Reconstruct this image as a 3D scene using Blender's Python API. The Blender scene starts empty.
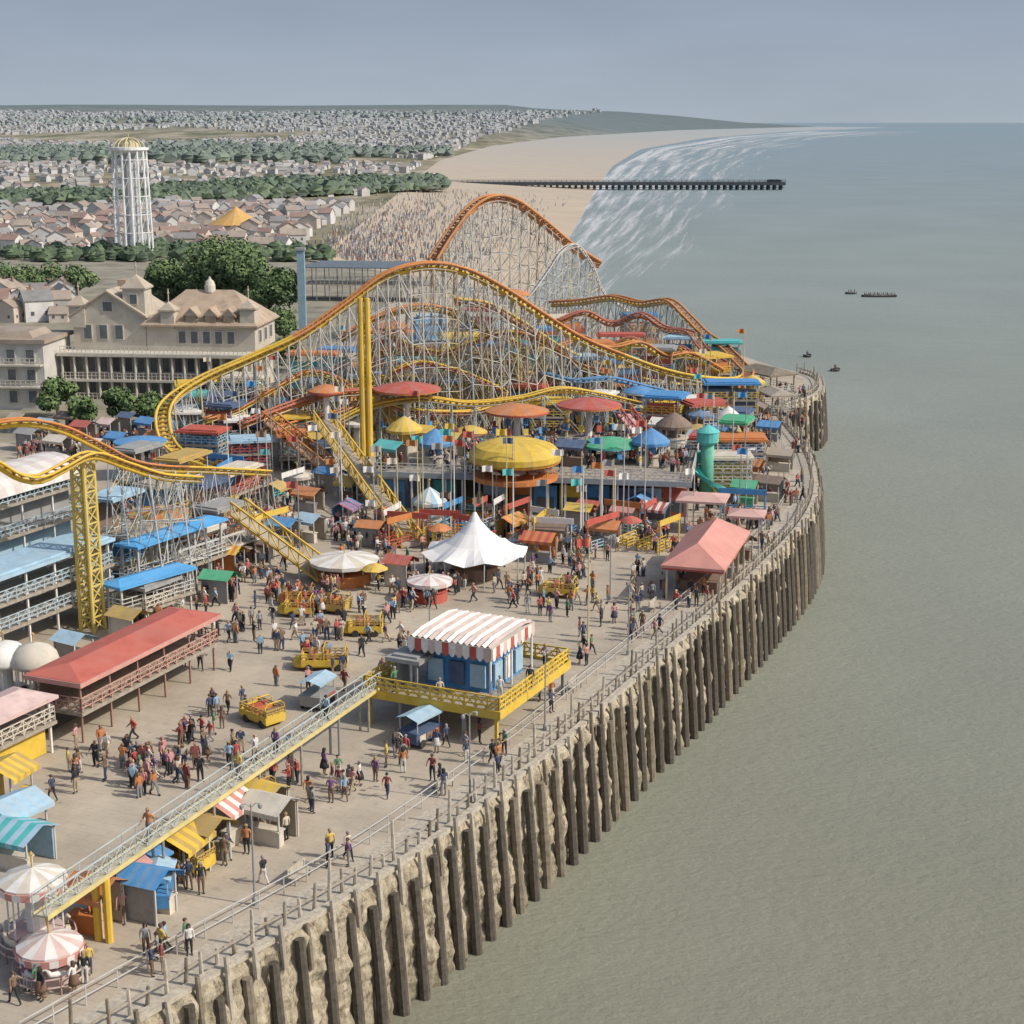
import bpy, math, random
from mathutils import Vector, noise
from mathutils.geometry import tessellate_polygon
R=random.Random(11)
S=bpy.context.scene; col=S.collection
F=1600.; YH=122.; H=42.; WZ=-8.5
PIT=math.atan((512-YH)/F); CP,SP=math.cos(PIT),math.sin(PIT)
AX=-0.445
pi=math.pi
def ray(px,py):
    a=px-512; b=512-py
    return Vector((a,F*CP+b*SP,-F*SP+b*CP))
def P(px,py,z=0.):
    r=ray(px,py); t=(z-H)/r.z
    return Vector((r.x*t,r.y*t,z))
def E(px,py,by):
    Y=P(512,by).y; r=ray(px,py); t=Y/r.y
    return Vector((r.x*t,Y,H+r.z*t))
def sm(t):
    t=max(0.,min(1.,t)); return t*t*(3-2*t)
def interp(L,y):
    if y<=L[0][0]: return L[0][1]
    for (a,b),(c,d) in zip(L,L[1:]):
        if y<=c: return b+(d-b)*(y-a)/(c-a)
    return L[-1][1]
# ------------------------------------------------------------------ mesh builder
class MB:
    def __init__(s): s.v=[];s.f=[];s.m=[]
    def add(s,vs,fs,mi=0):
        o=len(s.v); s.v+=[tuple(v) for v in vs]; s.f+=[tuple(i+o for i in f) for f in fs]
        s.m+=mi if isinstance(mi,list) else [mi]*len(fs); return s
    def box(s,c,d,mi=0,rz=0.,tp=1.):
        x,y,z=d[0]/2,d[1]/2,d[2]/2; ca,sa=math.cos(rz),math.sin(rz); vs=[]
        for dz in(-1,1):
            k=tp if dz>0 else 1.
            for a,b in((-1,-1),(1,-1),(1,1),(-1,1)):
                X,Y=a*x*k,b*y*k; vs.append((c[0]+X*ca-Y*sa,c[1]+X*sa+Y*ca,c[2]+dz*z))
        return s.add(vs,[(3,2,1,0),(4,5,6,7),(0,1,5,4),(1,2,6,5),(2,3,7,6),(3,0,4,7)],mi)
    def beam(s,a,b,w,h=None,mi=0):
        a=Vector(a);b=Vector(b);h=h or w; t=(b-a)
        if t.length<1e-5: return s
        t.normalize(); up=Vector((0,0,1))
        if abs(t.z)>.97: up=Vector((0,1,0))
        sd=t.cross(up).normalized()*(w/2); u=sd.cross(t).normalized()*(h/2)
        vs=[a-sd-u,a+sd-u,a+sd+u,a-sd+u,b-sd-u,b+sd-u,b+sd+u,b-sd+u]
        return s.add(vs,[(3,2,1,0),(4,5,6,7),(0,1,5,4),(1,2,6,5),(2,3,7,6),(3,0,4,7)],mi)
    def path(s,pts,r,n=6,mi=0,rs=None,mf=None):
        pts=[Vector(p) for p in pts]; vs=[];fs=[];ms=[]
        for i,p in enumerate(pts):
            t=(pts[min(i+1,len(pts)-1)]-pts[max(i-1,0)]).normalized()
            up=Vector((0,0,1)) if abs(t.z)<.95 else Vector((0,1,0))
            sd=t.cross(up).normalized(); u=sd.cross(t)
            q=rs[i] if rs else r
            for k in range(n):
                a=2*pi*k/n; vs.append(p+sd*(math.cos(a)*q)+u*(math.sin(a)*q))
        m=len(pts)
        for i in range(m-1):
            for k in range(n):
                fs.append((i*n+k,(i+1)*n+k,(i+1)*n+(k+1)%n,i*n+(k+1)%n)); ms.append(mf(i/m) if mf else mi)
        fs.append(tuple(range(n))); fs.append(tuple((m-1)*n+k for k in reversed(range(n)))); ms+=[mi,mi]
        return s.add(vs,fs,ms)
    def tube(s,a,b,r,r2=None,n=6,mi=0): return s.path([a,b],r,n,mi,[r,r if r2 is None else r2])
    def lathe(s,prof,n=16,c=(0,0,0),mi=0,alt=None,scallop=0.):
        vs=[];fs=[];ms=[]
        for j,(r,z) in enumerate(prof):
            for k in range(n):
                a=2*pi*k/n; q=max(r,.004); zz=z-(scallop if (k%2 and j==0) else 0)
                vs.append((c[0]+q*math.cos(a),c[1]+q*math.sin(a),c[2]+zz))
        for j in range(len(prof)-1):
            for k in range(n):
                fs.append((j*n+k,j*n+(k+1)%n,(j+1)*n+(k+1)%n,(j+1)*n+k))
                ms.append(mi if alt is None else (mi if (k//alt[1])%2==0 else alt[0]))
        fs.append(tuple(reversed(range(n))));ms.append(mi)
        fs.append(tuple((len(prof)-1)*n+k for k in range(n)));ms.append(mi)
        return s.add(vs,fs,ms)
    def prism(s,pts,z0,z1,mi=0,mside=None):
        n=len(pts)
        tri=tessellate_polygon([[Vector((p[0],p[1],0)) for p in pts]])
        vs=[(p[0],p[1],z1) for p in pts]+[(p[0],p[1],z0) for p in pts]
        fs=[];
        for t in tri:
            a,b,c=[Vector((pts[i][0],pts[i][1],0)) for i in t]
            if (b-a).cross(c-a).z<0: t=tuple(reversed(t))
            fs.append(tuple(t))
        ms=[mi]*len(fs)
        for i in range(n): fs.append((i,(i+1)%n,n+(i+1)%n,n+i)); ms.append(mi if mside is None else mside)
        return s.add(vs,fs,ms)
    def rail(s,pts,h=1.1,step=1.5,r=.03,nb=2,mi=0,cross=False,z0=0.):
        pts=[Vector(p) for p in pts]
        for a,b in zip(pts,pts[1:]):
            L=(b-a).length; n=max(1,int(round(L/step)))
            for k in range(nb):
                zz=z0+h*(k+1)/nb; s.beam(a+Vector((0,0,zz)),b+Vector((0,0,zz)),r*2,r*2,mi)
            for i in range(n+1):
                p=a.lerp(b,i/n); s.beam(p,p+Vector((0,0,h+z0)),r*2.2,r*2.2,mi)
                if cross and i<n:
                    q=a.lerp(b,(i+1)/n); s.beam(p+Vector((0,0,.08+z0)),q+Vector((0,0,h+z0)),r*1.3,r*1.3,mi); s.beam(q+Vector((0,0,.08+z0)),p+Vector((0,0,h+z0)),r*1.3,r*1.3,mi)
        return s
    def mesh(s,name,mats,smooth=False,off=None):
        me=bpy.data.meshes.new(name)
        vs=s.v if off is None else [(v[0]-off[0],v[1]-off[1],v[2]-off[2]) for v in s.v]
        me.from_pydata(vs,[],s.f)
        if not isinstance(mats,(list,tuple)): mats=[mats]
        for m in mats: me.materials.append(m)
        me.polygons.foreach_set('material_index',s.m)
        if smooth: me.polygons.foreach_set('use_smooth',[True]*len(s.f))
        me.update(); return me
    def build(s,name,mats,par=None,smooth=False,world=False):
        off=par.location if (world and par) else None
        return link(name,s.mesh(name,mats,smooth,off),par)
def link(name,me,par=None):
    o=bpy.data.objects.new(name,me); col.objects.link(o)
    if par: o.parent=par
    return o
USED={}
def tag(o,label=None,cat=None,group=None,kind=None):
    if label:
        USED[label]=USED.get(label,0)+1; o['label']=label
    if cat: o['category']=cat
    if group: o['group']=group
    if kind: o['kind']=kind
    return o
def thing(name,label,cat,loc,rz=0.,group=None):
    o=bpy.data.objects.new(name,None); col.objects.link(o); o.empty_display_size=.3
    o.location=Vector(loc); o.rotation_euler=(0,0,rz)
    return tag(o,label,cat,group)
def struct(o,label,cat): return tag(o,label,cat,None,'structure')
# ------------------------------------------------------------------ materials
MC={}
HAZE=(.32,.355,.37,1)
def paint_haze(nt,sock,k=3300.):  # aerial haze painted into the base colour, growing with world Y
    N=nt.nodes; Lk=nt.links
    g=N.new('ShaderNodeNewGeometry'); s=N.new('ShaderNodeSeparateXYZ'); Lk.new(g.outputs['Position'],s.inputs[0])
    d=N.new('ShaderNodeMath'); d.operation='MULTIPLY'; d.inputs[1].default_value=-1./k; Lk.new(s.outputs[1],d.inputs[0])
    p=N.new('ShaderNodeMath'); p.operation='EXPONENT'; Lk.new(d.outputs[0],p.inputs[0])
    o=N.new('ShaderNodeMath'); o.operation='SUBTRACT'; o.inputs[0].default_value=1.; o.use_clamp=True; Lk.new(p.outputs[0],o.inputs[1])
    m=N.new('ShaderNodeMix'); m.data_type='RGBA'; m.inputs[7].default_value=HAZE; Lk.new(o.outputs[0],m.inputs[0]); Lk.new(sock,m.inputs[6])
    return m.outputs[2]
def mat(name,c,rough=.75,var=.18,sc=1.2,bump=0.,metal=0.,dirt=.26,spec=.3,far=True):
    if name in MC: return MC[name]
    m=bpy.data.materials.new(name); m.use_nodes=True; nt=m.node_tree; N=nt.nodes; Lk=nt.links
    b=N['Principled BSDF']; b.inputs['Roughness'].default_value=rough; b.inputs['Metallic'].default_value=metal
    b.inputs['Specular IOR Level'].default_value=spec
    g=N.new('ShaderNodeNewGeometry')
    n1=N.new('ShaderNodeTexNoise'); n1.inputs['Scale'].default_value=sc; n1.inputs['Detail'].default_value=4; n1.inputs['Roughness'].default_value=.65
    Lk.new(g.outputs['Position'],n1.inputs['Vector'])
    mr=N.new('ShaderNodeMapRange'); mr.inputs[1].default_value=.3; mr.inputs[2].default_value=.7
    Lk.new(n1.outputs[0],mr.inputs[0])
    mx=N.new('ShaderNodeMix'); mx.data_type='RGBA'
    mx.inputs[6].default_value=(*[x*(1-var) for x in c],1); mx.inputs[7].default_value=(*[min(.9,x*(1+var)+.01) for x in c],1)
    Lk.new(mr.outputs[0],mx.inputs[0]); out=mx.outputs[2]
    if dirt>0:
        n2=N.new('ShaderNodeTexNoise'); n2.inputs['Scale'].default_value=sc*.5; n2.inputs['Detail'].default_value=5; n2.inputs['Roughness'].default_value=.75
        Lk.new(g.outputs['Position'],n2.inputs['Vector'])
        m2=N.new('ShaderNodeMapRange'); m2.inputs[1].default_value=.48; m2.inputs[2].default_value=.76; m2.inputs[4].default_value=min(1,dirt*1.6)
        Lk.new(n2.outputs[0],m2.inputs[0])
        mz=N.new('ShaderNodeMix'); mz.data_type='RGBA'; gr=(c[0]+c[1]+c[2])/3
        mz.inputs[7].default_value=(gr*.55+.03,gr*.5+.025,gr*.42+.015,1)
        Lk.new(m2.outputs[0],mz.inputs[0]); Lk.new(out,mz.inputs[6]); out=mz.outputs[2]
    if far: out=paint_haze(nt,out)
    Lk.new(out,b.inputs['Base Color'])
    if bump>0:
        bp=N.new('ShaderNodeBump'); bp.inputs['Strength'].default_value=bump; bp.inputs['Distance'].default_value=.1
        Lk.new(n1.outputs[0],bp.inputs['Height']); Lk.new(bp.outputs[0],b.inputs['Normal'])
    MC[name]=m; return m
PAL=dict(red=(.46,.085,.055),orange=(.55,.19,.045),yellow=(.64,.43,.045),gold=(.46,.31,.08),blue=(.06,.25,.52),
 light_blue=(.33,.49,.60),teal=(.07,.43,.42),green=(.06,.38,.19),white=(.70,.68,.64),cream=(.58,.52,.42),pink=(.56,.25,.21),
 grey=(.30,.30,.29),dark=(.06,.06,.065),brown=(.22,.145,.10),navy=(.07,.11,.20),pale_pink=(.60,.44,.40),tan=(.38,.32,.24),purple=(.2,.1,.22))
def pc(n,**k): return mat(n+' paint',PAL[n],**k)
def pcf(n):
    c=PAL[n]; g=sum(c)/3; return mat(n+' faded paint',tuple(x*.78+g*.16+.02 for x in c))
def two(c1,c2): return [pc(c1),pcf(c1) if c2 is None else pc(c2)]
def cn(c): return c.replace('_',' ')
def desc(c1,c2,what): return 'plain %s %s'%(cn(c1),what) if c2 is None else '%s and %s striped %s'%(cn(c1),cn(c2),what)
steel=mat('pale steel',(.50,.49,.46),rough=.55,sc=.8)
steelg=mat('grey steel',(.26,.27,.27),rough=.55,sc=.8)
timber=mat('grey timber',(.33,.285,.225),rough=.9,sc=3.,var=.3,bump=.4)
timberl=mat('pale weathered timber',(.44,.39,.31),rough=.9,sc=3.,var=.32,bump=.4)
timberd=mat('dark wet timber',(.085,.07,.052),rough=.8,sc=3.,var=.4,bump=.4)
timberb=mat('weathered brown timber',(.20,.165,.115),rough=.9,sc=2.5,var=.4,bump=.4)
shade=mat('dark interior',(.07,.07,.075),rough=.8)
glass=mat('window glass',(.07,.085,.10),rough=.2,var=.3,dirt=.1,spec=.6)
rubber=mat('black rubber',(.03,.03,.03))
# ------------------------------------------------------------------ landmarks for labels
LM=[(475,575,'the white tent'),(690,600,'the pink pavilion'),(150,735,'the red gallery'),(470,745,'the platform ride'),
(250,830,'the raised walkway'),(165,600,'the blue awnings'),(530,515,'the deck building'),(45,920,'the corner carousels'),
(230,945,'the near fence'),(400,850,'the middle fence'),(620,670,'the far fence'),(775,470,'the wall end'),(315,580,'the truss ramp'),
(705,500,'the teal slide'),(160,405,'the cream hotel'),(90,620,'the yellow tower'),(400,540,'the steep ramp'),(20,760,'the balcony stand'),
(515,455,'the yellow carousel'),(405,440,'the largest saucer'),(610,450,'the green saucer'),(240,490,'the track bend'),(680,400,'the track end'),(430,345,'the blue block'),(560,350,'the trestle middle')]
def where(px,py,k=0):
    q=sorted(LM,key=lambda l:(l[0]-px)**2+(1.3*(l[1]-py))**2)
    if k==0:
        a=q[0]; dx,dy=px-a[0],py-a[1]
        if abs(dx)>abs(dy)*1.2: return ('left of ' if dx<0 else 'right of ')+a[2]
        return ('in front of ' if dy>0 else 'behind ')+a[2]
    i,j=[(0,1),(0,2),(1,2),(0,3),(1,3),(2,3),(0,4),(1,4)][k-1]
    return 'between %s and %s'%(q[i][2],q[j][2])
def lab(base,px,py):
    for k in range(9):
        l=base+' '+where(px,py,k)
        if l not in USED: return l
    return l
# ------------------------------------------------------------------ splines
def catmull(pts,step):
    P_=[pts[0]*2-pts[1]]+pts+[pts[-1]*2-pts[-2]]; fine=[]
    for i in range(1,len(P_)-2):
        a,b,c,d=P_[i-1:i+3]
        for k in range(24):
            t=k/24.
            fine.append(.5*((2*b)+(c-a)*t+(2*a-5*b+4*c-d)*t*t+(3*b-a-3*c+d)*t**3))
    fine.append(pts[-1]); out=[fine[0]]; acc=0
    for a,b in zip(fine,fine[1:]):
        L=(b-a).length
        while acc+L>=step:
            t=(step-acc)/L; a=a.lerp(b,t); out.append(a.copy()); L=(b-a).length; acc=0
        acc+=L
    return out
# ================================================================== WORLD, SUN, CAMERA
SUN=Vector((-.74,.24,-.66)).normalized()
w=bpy.data.worlds.new('World'); S.world=w; w.use_nodes=True; nt=w.node_tree; N=nt.nodes; Lk=nt.links
bg=N['Background']; bg.inputs['Strength'].default_value=.145
sky=N.new('ShaderNodeTexSky'); sky.sky_type='NISHITA'; sky.sun_disc=False
sky.sun_elevation=math.asin(-SUN.z); sky.sun_rotation=math.atan2(-SUN.x,-SUN.y); sky.dust_density=3.
tc=N.new('ShaderNodeTexCoord'); sx=N.new('ShaderNodeSeparateXYZ'); Lk.new(tc.outputs['Generated'],sx.inputs[0])
rp=N.new('ShaderNodeValToRGB'); Lk.new(sx.outputs[2],rp.inputs[0])
e=rp.color_ramp.elements; e[0].position=0.; e[0].color=(.385,.445,.505,1); e[1].position=.09; e[1].color=(.285,.35,.46,1)
mp=N.new('ShaderNodeMapping'); mp.inputs['Scale'].default_value=(5,5,22); Lk.new(tc.outputs['Generated'],mp.inputs[0])
cno=N.new('ShaderNodeTexNoise'); cno.inputs['Scale'].default_value=1.3; cno.inputs['Detail'].default_value=5; Lk.new(mp.outputs[0],cno.inputs['Vector'])
cr=N.new('ShaderNodeMapRange'); cr.inputs[1].default_value=.3; cr.inputs[2].default_value=.7; cr.inputs[3].default_value=6.6; cr.inputs[4].default_value=7.3
Lk.new(cno.outputs[0],cr.inputs[0])
vm=N.new('ShaderNodeVectorMath'); vm.operation='SCALE'; Lk.new(rp.outputs[0],vm.inputs[0]); Lk.new(cr.outputs[0],vm.inputs['Scale'])
mr=N.new('ShaderNodeMapRange'); mr.interpolation_type='SMOOTHSTEP'; mr.inputs[1].default_value=.06; mr.inputs[2].default_value=.6; Lk.new(sx.outputs[2],mr.inputs[0])
mx=N.new('ShaderNodeMix'); mx.data_type='RGBA'; Lk.new(mr.outputs[0],mx.inputs[0]); Lk.new(vm.outputs[0],mx.inputs[6]); Lk.new(sky.outputs[0],mx.inputs[7])
Lk.new(mx.outputs[2],bg.inputs[0])
sl=bpy.data.lights.new('sun','SUN'); sl.energy=3.5; sl.angle=math.radians(.6); sl.color=(1,.94,.84)
so=bpy.data.objects.new('sun',sl); col.objects.link(so); so.rotation_euler=SUN.to_track_quat('-Z','Y').to_euler()
cam=bpy.data.cameras.new('camera'); cam.sensor_width=36; cam.lens=36*F/1024; cam.clip_end=150000; cam.clip_start=1
co=bpy.data.objects.new('camera',cam); col.objects.link(co); co.location=(0,0,H); co.rotation_euler=(pi/2-PIT,0,0); S.camera=co
S.view_settings.view_transform='Standard'; S.view_settings.look='None'; S.view_settings.exposure=0
# ================================================================== SEA
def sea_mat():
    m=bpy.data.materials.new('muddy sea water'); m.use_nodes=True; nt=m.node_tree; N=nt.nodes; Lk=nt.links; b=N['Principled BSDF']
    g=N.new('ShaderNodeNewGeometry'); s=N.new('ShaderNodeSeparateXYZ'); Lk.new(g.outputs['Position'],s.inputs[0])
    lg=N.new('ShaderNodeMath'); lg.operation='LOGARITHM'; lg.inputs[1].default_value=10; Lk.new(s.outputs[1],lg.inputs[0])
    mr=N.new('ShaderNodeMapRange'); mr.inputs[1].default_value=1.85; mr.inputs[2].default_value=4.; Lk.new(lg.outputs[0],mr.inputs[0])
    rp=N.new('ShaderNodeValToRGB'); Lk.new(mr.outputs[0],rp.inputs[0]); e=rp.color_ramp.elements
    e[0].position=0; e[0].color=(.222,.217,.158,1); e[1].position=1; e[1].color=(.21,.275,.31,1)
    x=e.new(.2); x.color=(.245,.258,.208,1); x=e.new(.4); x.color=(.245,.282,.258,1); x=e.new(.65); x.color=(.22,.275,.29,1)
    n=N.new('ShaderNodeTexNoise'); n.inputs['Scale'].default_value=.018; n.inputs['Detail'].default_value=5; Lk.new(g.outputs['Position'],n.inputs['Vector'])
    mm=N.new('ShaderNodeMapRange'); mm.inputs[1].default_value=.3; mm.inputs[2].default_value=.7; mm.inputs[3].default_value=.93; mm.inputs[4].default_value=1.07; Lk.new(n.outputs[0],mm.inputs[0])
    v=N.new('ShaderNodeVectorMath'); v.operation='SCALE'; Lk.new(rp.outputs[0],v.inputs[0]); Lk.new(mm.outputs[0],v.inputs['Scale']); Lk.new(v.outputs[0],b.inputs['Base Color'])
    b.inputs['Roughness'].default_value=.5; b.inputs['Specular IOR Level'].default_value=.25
    mp=N.new('ShaderNodeMapping'); mp.inputs['Scale'].default_value=(1,1.7,1); mp.inputs['Rotation'].default_value=(0,0,.35); Lk.new(g.outputs['Position'],mp.inputs[0])
    n1=N.new('ShaderNodeTexNoise'); n1.inputs['Scale'].default_value=1.1; n1.inputs['Detail'].default_value=5; n1.inputs['Roughness'].default_value=.7; Lk.new(mp.outputs[0],n1.inputs['Vector'])
    bp=N.new('ShaderNodeBump'); bp.inputs['Strength'].default_value=.6; bp.inputs['Distance'].default_value=.35; Lk.new(n1.outputs[0],bp.inputs['Height'])
    n2=N.new('ShaderNodeTexNoise'); n2.inputs['Scale'].default_value=.12; n2.inputs['Detail'].default_value=3; Lk.new(mp.outputs[0],n2.inputs['Vector'])
    b2=N.new('ShaderNodeBump'); b2.inputs['Strength'].default_value=.2; b2.inputs['Distance'].default_value=1.2; Lk.new(n2.outputs[0],b2.inputs['Height']); Lk.new(bp.outputs[0],b2.inputs['Normal'])
    Lk.new(b2.outputs[0],b.inputs['Normal']); return m
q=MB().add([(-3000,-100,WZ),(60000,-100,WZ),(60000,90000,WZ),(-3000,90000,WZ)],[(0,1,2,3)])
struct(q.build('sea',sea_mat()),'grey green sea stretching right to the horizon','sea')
# ------------------------------------------------------------------ coast
SH=sorted([(P(x,y,WZ).y,P(x,y,WZ).x) for x,y in [(440,320),(505,270),(540,242),(572,212),(598,187),(622,166),(655,149),(725,137.5),(810,131.3),(905,127.3)]])
LB=sorted([(P(x,y).y,P(x,y).x) for x,y in [(318,262),(335,243),(372,215),(415,178),(440,160),(490,146),(560,137),(680,130),(850,125.8)]])
def hgt(x,Y):
    px=x/Y*F+512
    r=max(0.,(Y-2300)/5000.)
    f=sm((930-px)/330.)
    return 116*min(r,1.)**1.1*f*(1+.06*noise.noise(Vector((px*.006,Y*.0003,3)))) + (2*noise.noise(Vector((x*.004,Y*.002,1))) if Y>900 else 0)*min(1,(Y-900)/600.)
Ys=[250*(15500/250)**(i/90.) for i in range(91)]
def grid(rows):
    m=MB(); n=len(rows[0]); vs=[v for r in rows for v in r]; fs=[]
    for i in range(len(rows)-1):
        for k in range(n-1): fs.append((i*n+k,i*n+k+1,(i+1)*n+k+1,(i+1)*n+k))
    return m.add(vs,fs)
rows=[]
for Y in Ys:
    a,b=interp(SH,Y),interp(LB,Y); b=min(b,a-10)
    rows.append([(b+(a+30-b)*t,Y,-.35+(WZ-1.5+.35)*t**.9) for t in [0,.15,.3,.5,.7,.85,1.]])
sandm=mat('beach sand',(.50,.385,.255),rough=.95,sc=.05,var=.12,dirt=.12)
struct(grid(rows).build('beach',sandm,smooth=True),'pale sandy beach curving away along the bay','beach')
rows=[]
for Y in Ys:
    b=interp(LB,Y); b=min(b,interp(SH,Y)-10)
    rows.append([(b-t*Y*.045,Y,-.35+hgt(b-t*Y*.045,Y)*sm(t/2.)) for t in range(0,26)])
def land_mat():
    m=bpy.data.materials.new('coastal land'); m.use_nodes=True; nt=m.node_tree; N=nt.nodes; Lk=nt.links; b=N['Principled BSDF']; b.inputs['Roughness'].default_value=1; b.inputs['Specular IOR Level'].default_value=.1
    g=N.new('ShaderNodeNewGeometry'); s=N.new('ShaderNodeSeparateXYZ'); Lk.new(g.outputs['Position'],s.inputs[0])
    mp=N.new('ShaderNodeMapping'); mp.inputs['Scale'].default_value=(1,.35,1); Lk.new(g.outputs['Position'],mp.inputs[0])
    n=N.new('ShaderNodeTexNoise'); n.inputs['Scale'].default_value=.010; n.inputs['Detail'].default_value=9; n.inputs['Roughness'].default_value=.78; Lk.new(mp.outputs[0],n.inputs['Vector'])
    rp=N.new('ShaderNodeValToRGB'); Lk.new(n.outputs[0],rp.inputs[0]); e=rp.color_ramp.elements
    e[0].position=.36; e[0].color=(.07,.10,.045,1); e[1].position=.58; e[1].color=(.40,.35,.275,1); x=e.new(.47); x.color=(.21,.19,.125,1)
    mr=N.new('ShaderNodeMapRange'); mr.inputs[1].default_value=2500; mr.inputs[2].default_value=6800; mr.inputs[4].default_value=.9; Lk.new(s.outputs[1],mr.inputs[0])  # distance haze painted into the land colour, bluish tone rising with Y
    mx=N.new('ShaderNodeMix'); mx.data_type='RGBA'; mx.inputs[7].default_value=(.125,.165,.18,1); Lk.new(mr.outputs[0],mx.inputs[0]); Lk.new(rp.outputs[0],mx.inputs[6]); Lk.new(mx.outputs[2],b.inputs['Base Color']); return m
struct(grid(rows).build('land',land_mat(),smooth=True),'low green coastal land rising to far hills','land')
def surf():
    YS=[380*(9000/380)**(i/110.) for i in range(111)]; vs=[];uv=[];fs=[]; nv=12; u=0; last=None
    for Y in YS:
        x=interp(SH,Y); p=Vector((x,Y,0))
        if last: u+=(p-last).length
        last=p; wd=(28+.088*Y)
        for k in range(nv+1):
            t=k/nv; vs.append((x-4+wd*t,Y-.25*wd*t,WZ+.05)); uv.append((u,t,wd))
    for i in range(110):
        for k in range(nv): fs.append((i*(nv+1)+k,i*(nv+1)+k+1,(i+1)*(nv+1)+k+1,(i+1)*(nv+1)+k))
    m=MB().add(vs,fs); mt=bpy.data.materials.new('sea foam'); mt.use_nodes=True; nt=mt.node_tree; N=nt.nodes; Lk=nt.links
    b=N['Principled BSDF']; b.inputs['Base Color'].default_value=(.58,.61,.62,1); b.inputs['Roughness'].default_value=.9
    at=N.new('ShaderNodeAttribute'); at.attribute_name='shore'; s=N.new('ShaderNodeSeparateXYZ'); Lk.new(at.outputs['Vector'],s.inputs[0])
    mp=N.new('ShaderNodeMapping'); mp.inputs['Scale'].default_value=(.42,20.,0); Lk.new(at.outputs['Vector'],mp.inputs[0])
    n=N.new('ShaderNodeTexNoise'); n.inputs['Scale'].default_value=1.; n.inputs['Detail'].default_value=8; n.inputs['Roughness'].default_value=.66; n.inputs['Distortion'].default_value=.3; Lk.new(mp.outputs[0],n.inputs['Vector'])
    th=N.new('ShaderNodeValToRGB'); Lk.new(s.outputs[1],th.inputs[0]); e=th.color_ramp.elements
    e[0].position=0.; e[0].color=(.36,)*3+(1,); e[1].position=1; e[1].color=(.85,)*3+(1,); x=e.new(.12); x.color=(.46,)*3+(1,); x=e.new(.5); x.color=(.51,)*3+(1,); x=e.new(.78); x.color=(.59,)*3+(1,)
    sb=N.new('ShaderNodeMath'); sb.operation='SUBTRACT'; Lk.new(n.outputs[0],sb.inputs[0]); Lk.new(th.outputs[0],sb.inputs[1])
    mr=N.new('ShaderNodeMapRange'); mr.inputs[1].default_value=-.05; mr.inputs[2].default_value=.14; mr.inputs[4].default_value=.8; Lk.new(sb.outputs[0],mr.inputs[0])
    tr=N.new('ShaderNodeBsdfTransparent'); ms=N.new('ShaderNodeMixShader'); Lk.new(mr.outputs[0],ms.inputs[0]); Lk.new(tr.outputs[0],ms.inputs[1]); Lk.new(b.outputs[0],ms.inputs[2]); Lk.new(ms.outputs[0],N['Material Output'].inputs[0])
    o=m.build('surf',mt); a=o.data.attributes.new('shore','FLOAT_VECTOR','POINT')
    for i,c in enumerate(uv): a.data[i].vector=(c[0]/(c[2]*.35+20),c[1],0)
    struct(o,'white breaking surf along the far beach','surf')
surf()
# ================================================================== DECK AND SEA WALL
EPX=[(-40,1125),(60,1066),(150,1012),(250,953),(340,901),(420,850),(500,790),(562,742),(645,670),(709,615),(763,565),(799,526),(813,499),(814,475),(807,453),(795,436),(782,420),(779,409),(795,402),(813,396),(820,387),(815,378),(798,372)]
edge=catmull([P(*p) for p in EPX],.4)
far=[P(*p) for p in [(775,367),(740,355),(680,338),(600,318),(500,294),(400,272),(300,257),(100,253),(-150,253)]]
poly=[(p.x,p.y) for p in edge[::4]]+[(p.x,p.y) for p in far]+[(-150,300),(-90,60),(-45,50)]
def plaza_mat():
    m=bpy.data.materials.new('worn promenade paving'); m.use_nodes=True; nt=m.node_tree; N=nt.nodes; Lk=nt.links; b=N['Principled BSDF']; b.inputs['Roughness'].default_value=.9; b.inputs['Specular IOR Level'].default_value=.2
    g=N.new('ShaderNodeNewGeometry'); mp=N.new('ShaderNodeMapping'); mp.inputs['Rotation'].default_value=(0,0,-AX); Lk.new(g.outputs['Position'],mp.inputs[0])
    br=N.new('ShaderNodeTexBrick'); br.inputs['Scale'].default_value=.30; br.inputs['Mortar Size'].default_value=.006; br.inputs['Color1'].default_value=(.44,.38,.295,1); br.inputs['Color2'].default_value=(.46,.395,.31,1); br.inputs['Mortar'].default_value=(.385,.33,.255,1); Lk.new(mp.outputs[0],br.inputs['Vector'])
    n=N.new('ShaderNodeTexNoise'); n.inputs['Scale'].default_value=.14; n.inputs['Detail'].default_value=8; n.inputs['Roughness'].default_value=.74; Lk.new(g.outputs['Position'],n.inputs['Vector'])
    mr=N.new('ShaderNodeMapRange'); mr.inputs[1].default_value=.3; mr.inputs[2].default_value=.7; mr.inputs[3].default_value=.72; mr.inputs[4].default_value=1.12; Lk.new(n.outputs[0],mr.inputs[0])
    n3=N.new('ShaderNodeTexNoise'); n3.inputs['Scale'].default_value=1.3; n3.inputs['Detail'].default_value=4; Lk.new(g.outputs['Position'],n3.inputs['Vector'])
    m3=N.new('ShaderNodeMapRange'); m3.inputs[1].default_value=.62; m3.inputs[2].default_value=.72; m3.inputs[3].default_value=1.; m3.inputs[4].default_value=.8; Lk.new(n3.outputs[0],m3.inputs[0])
    mu=N.new('ShaderNodeMath'); mu.operation='MULTIPLY'; Lk.new(mr.outputs[0],mu.inputs[0]); Lk.new(m3.outputs[0],mu.inputs[1])
    v=N.new('ShaderNodeVectorMath'); v.operation='SCALE'; Lk.new(br.outputs[0],v.inputs[0]); Lk.new(mu.outputs[0],v.inputs['Scale']); Lk.new(v.outputs[0],b.inputs['Base Color']); return m
plm=plaza_mat()
struct(MB().prism(poly,WZ-1,0.).build('promenade',plm),'wide sunlit tan promenade paving on the pier','promenade')
pg=[P(*p) for p in [(-120,445),(150,440),(200,405),(300,400),(345,330),(420,285),(400,274),(300,258.5),(-150,254.5)]]
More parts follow.
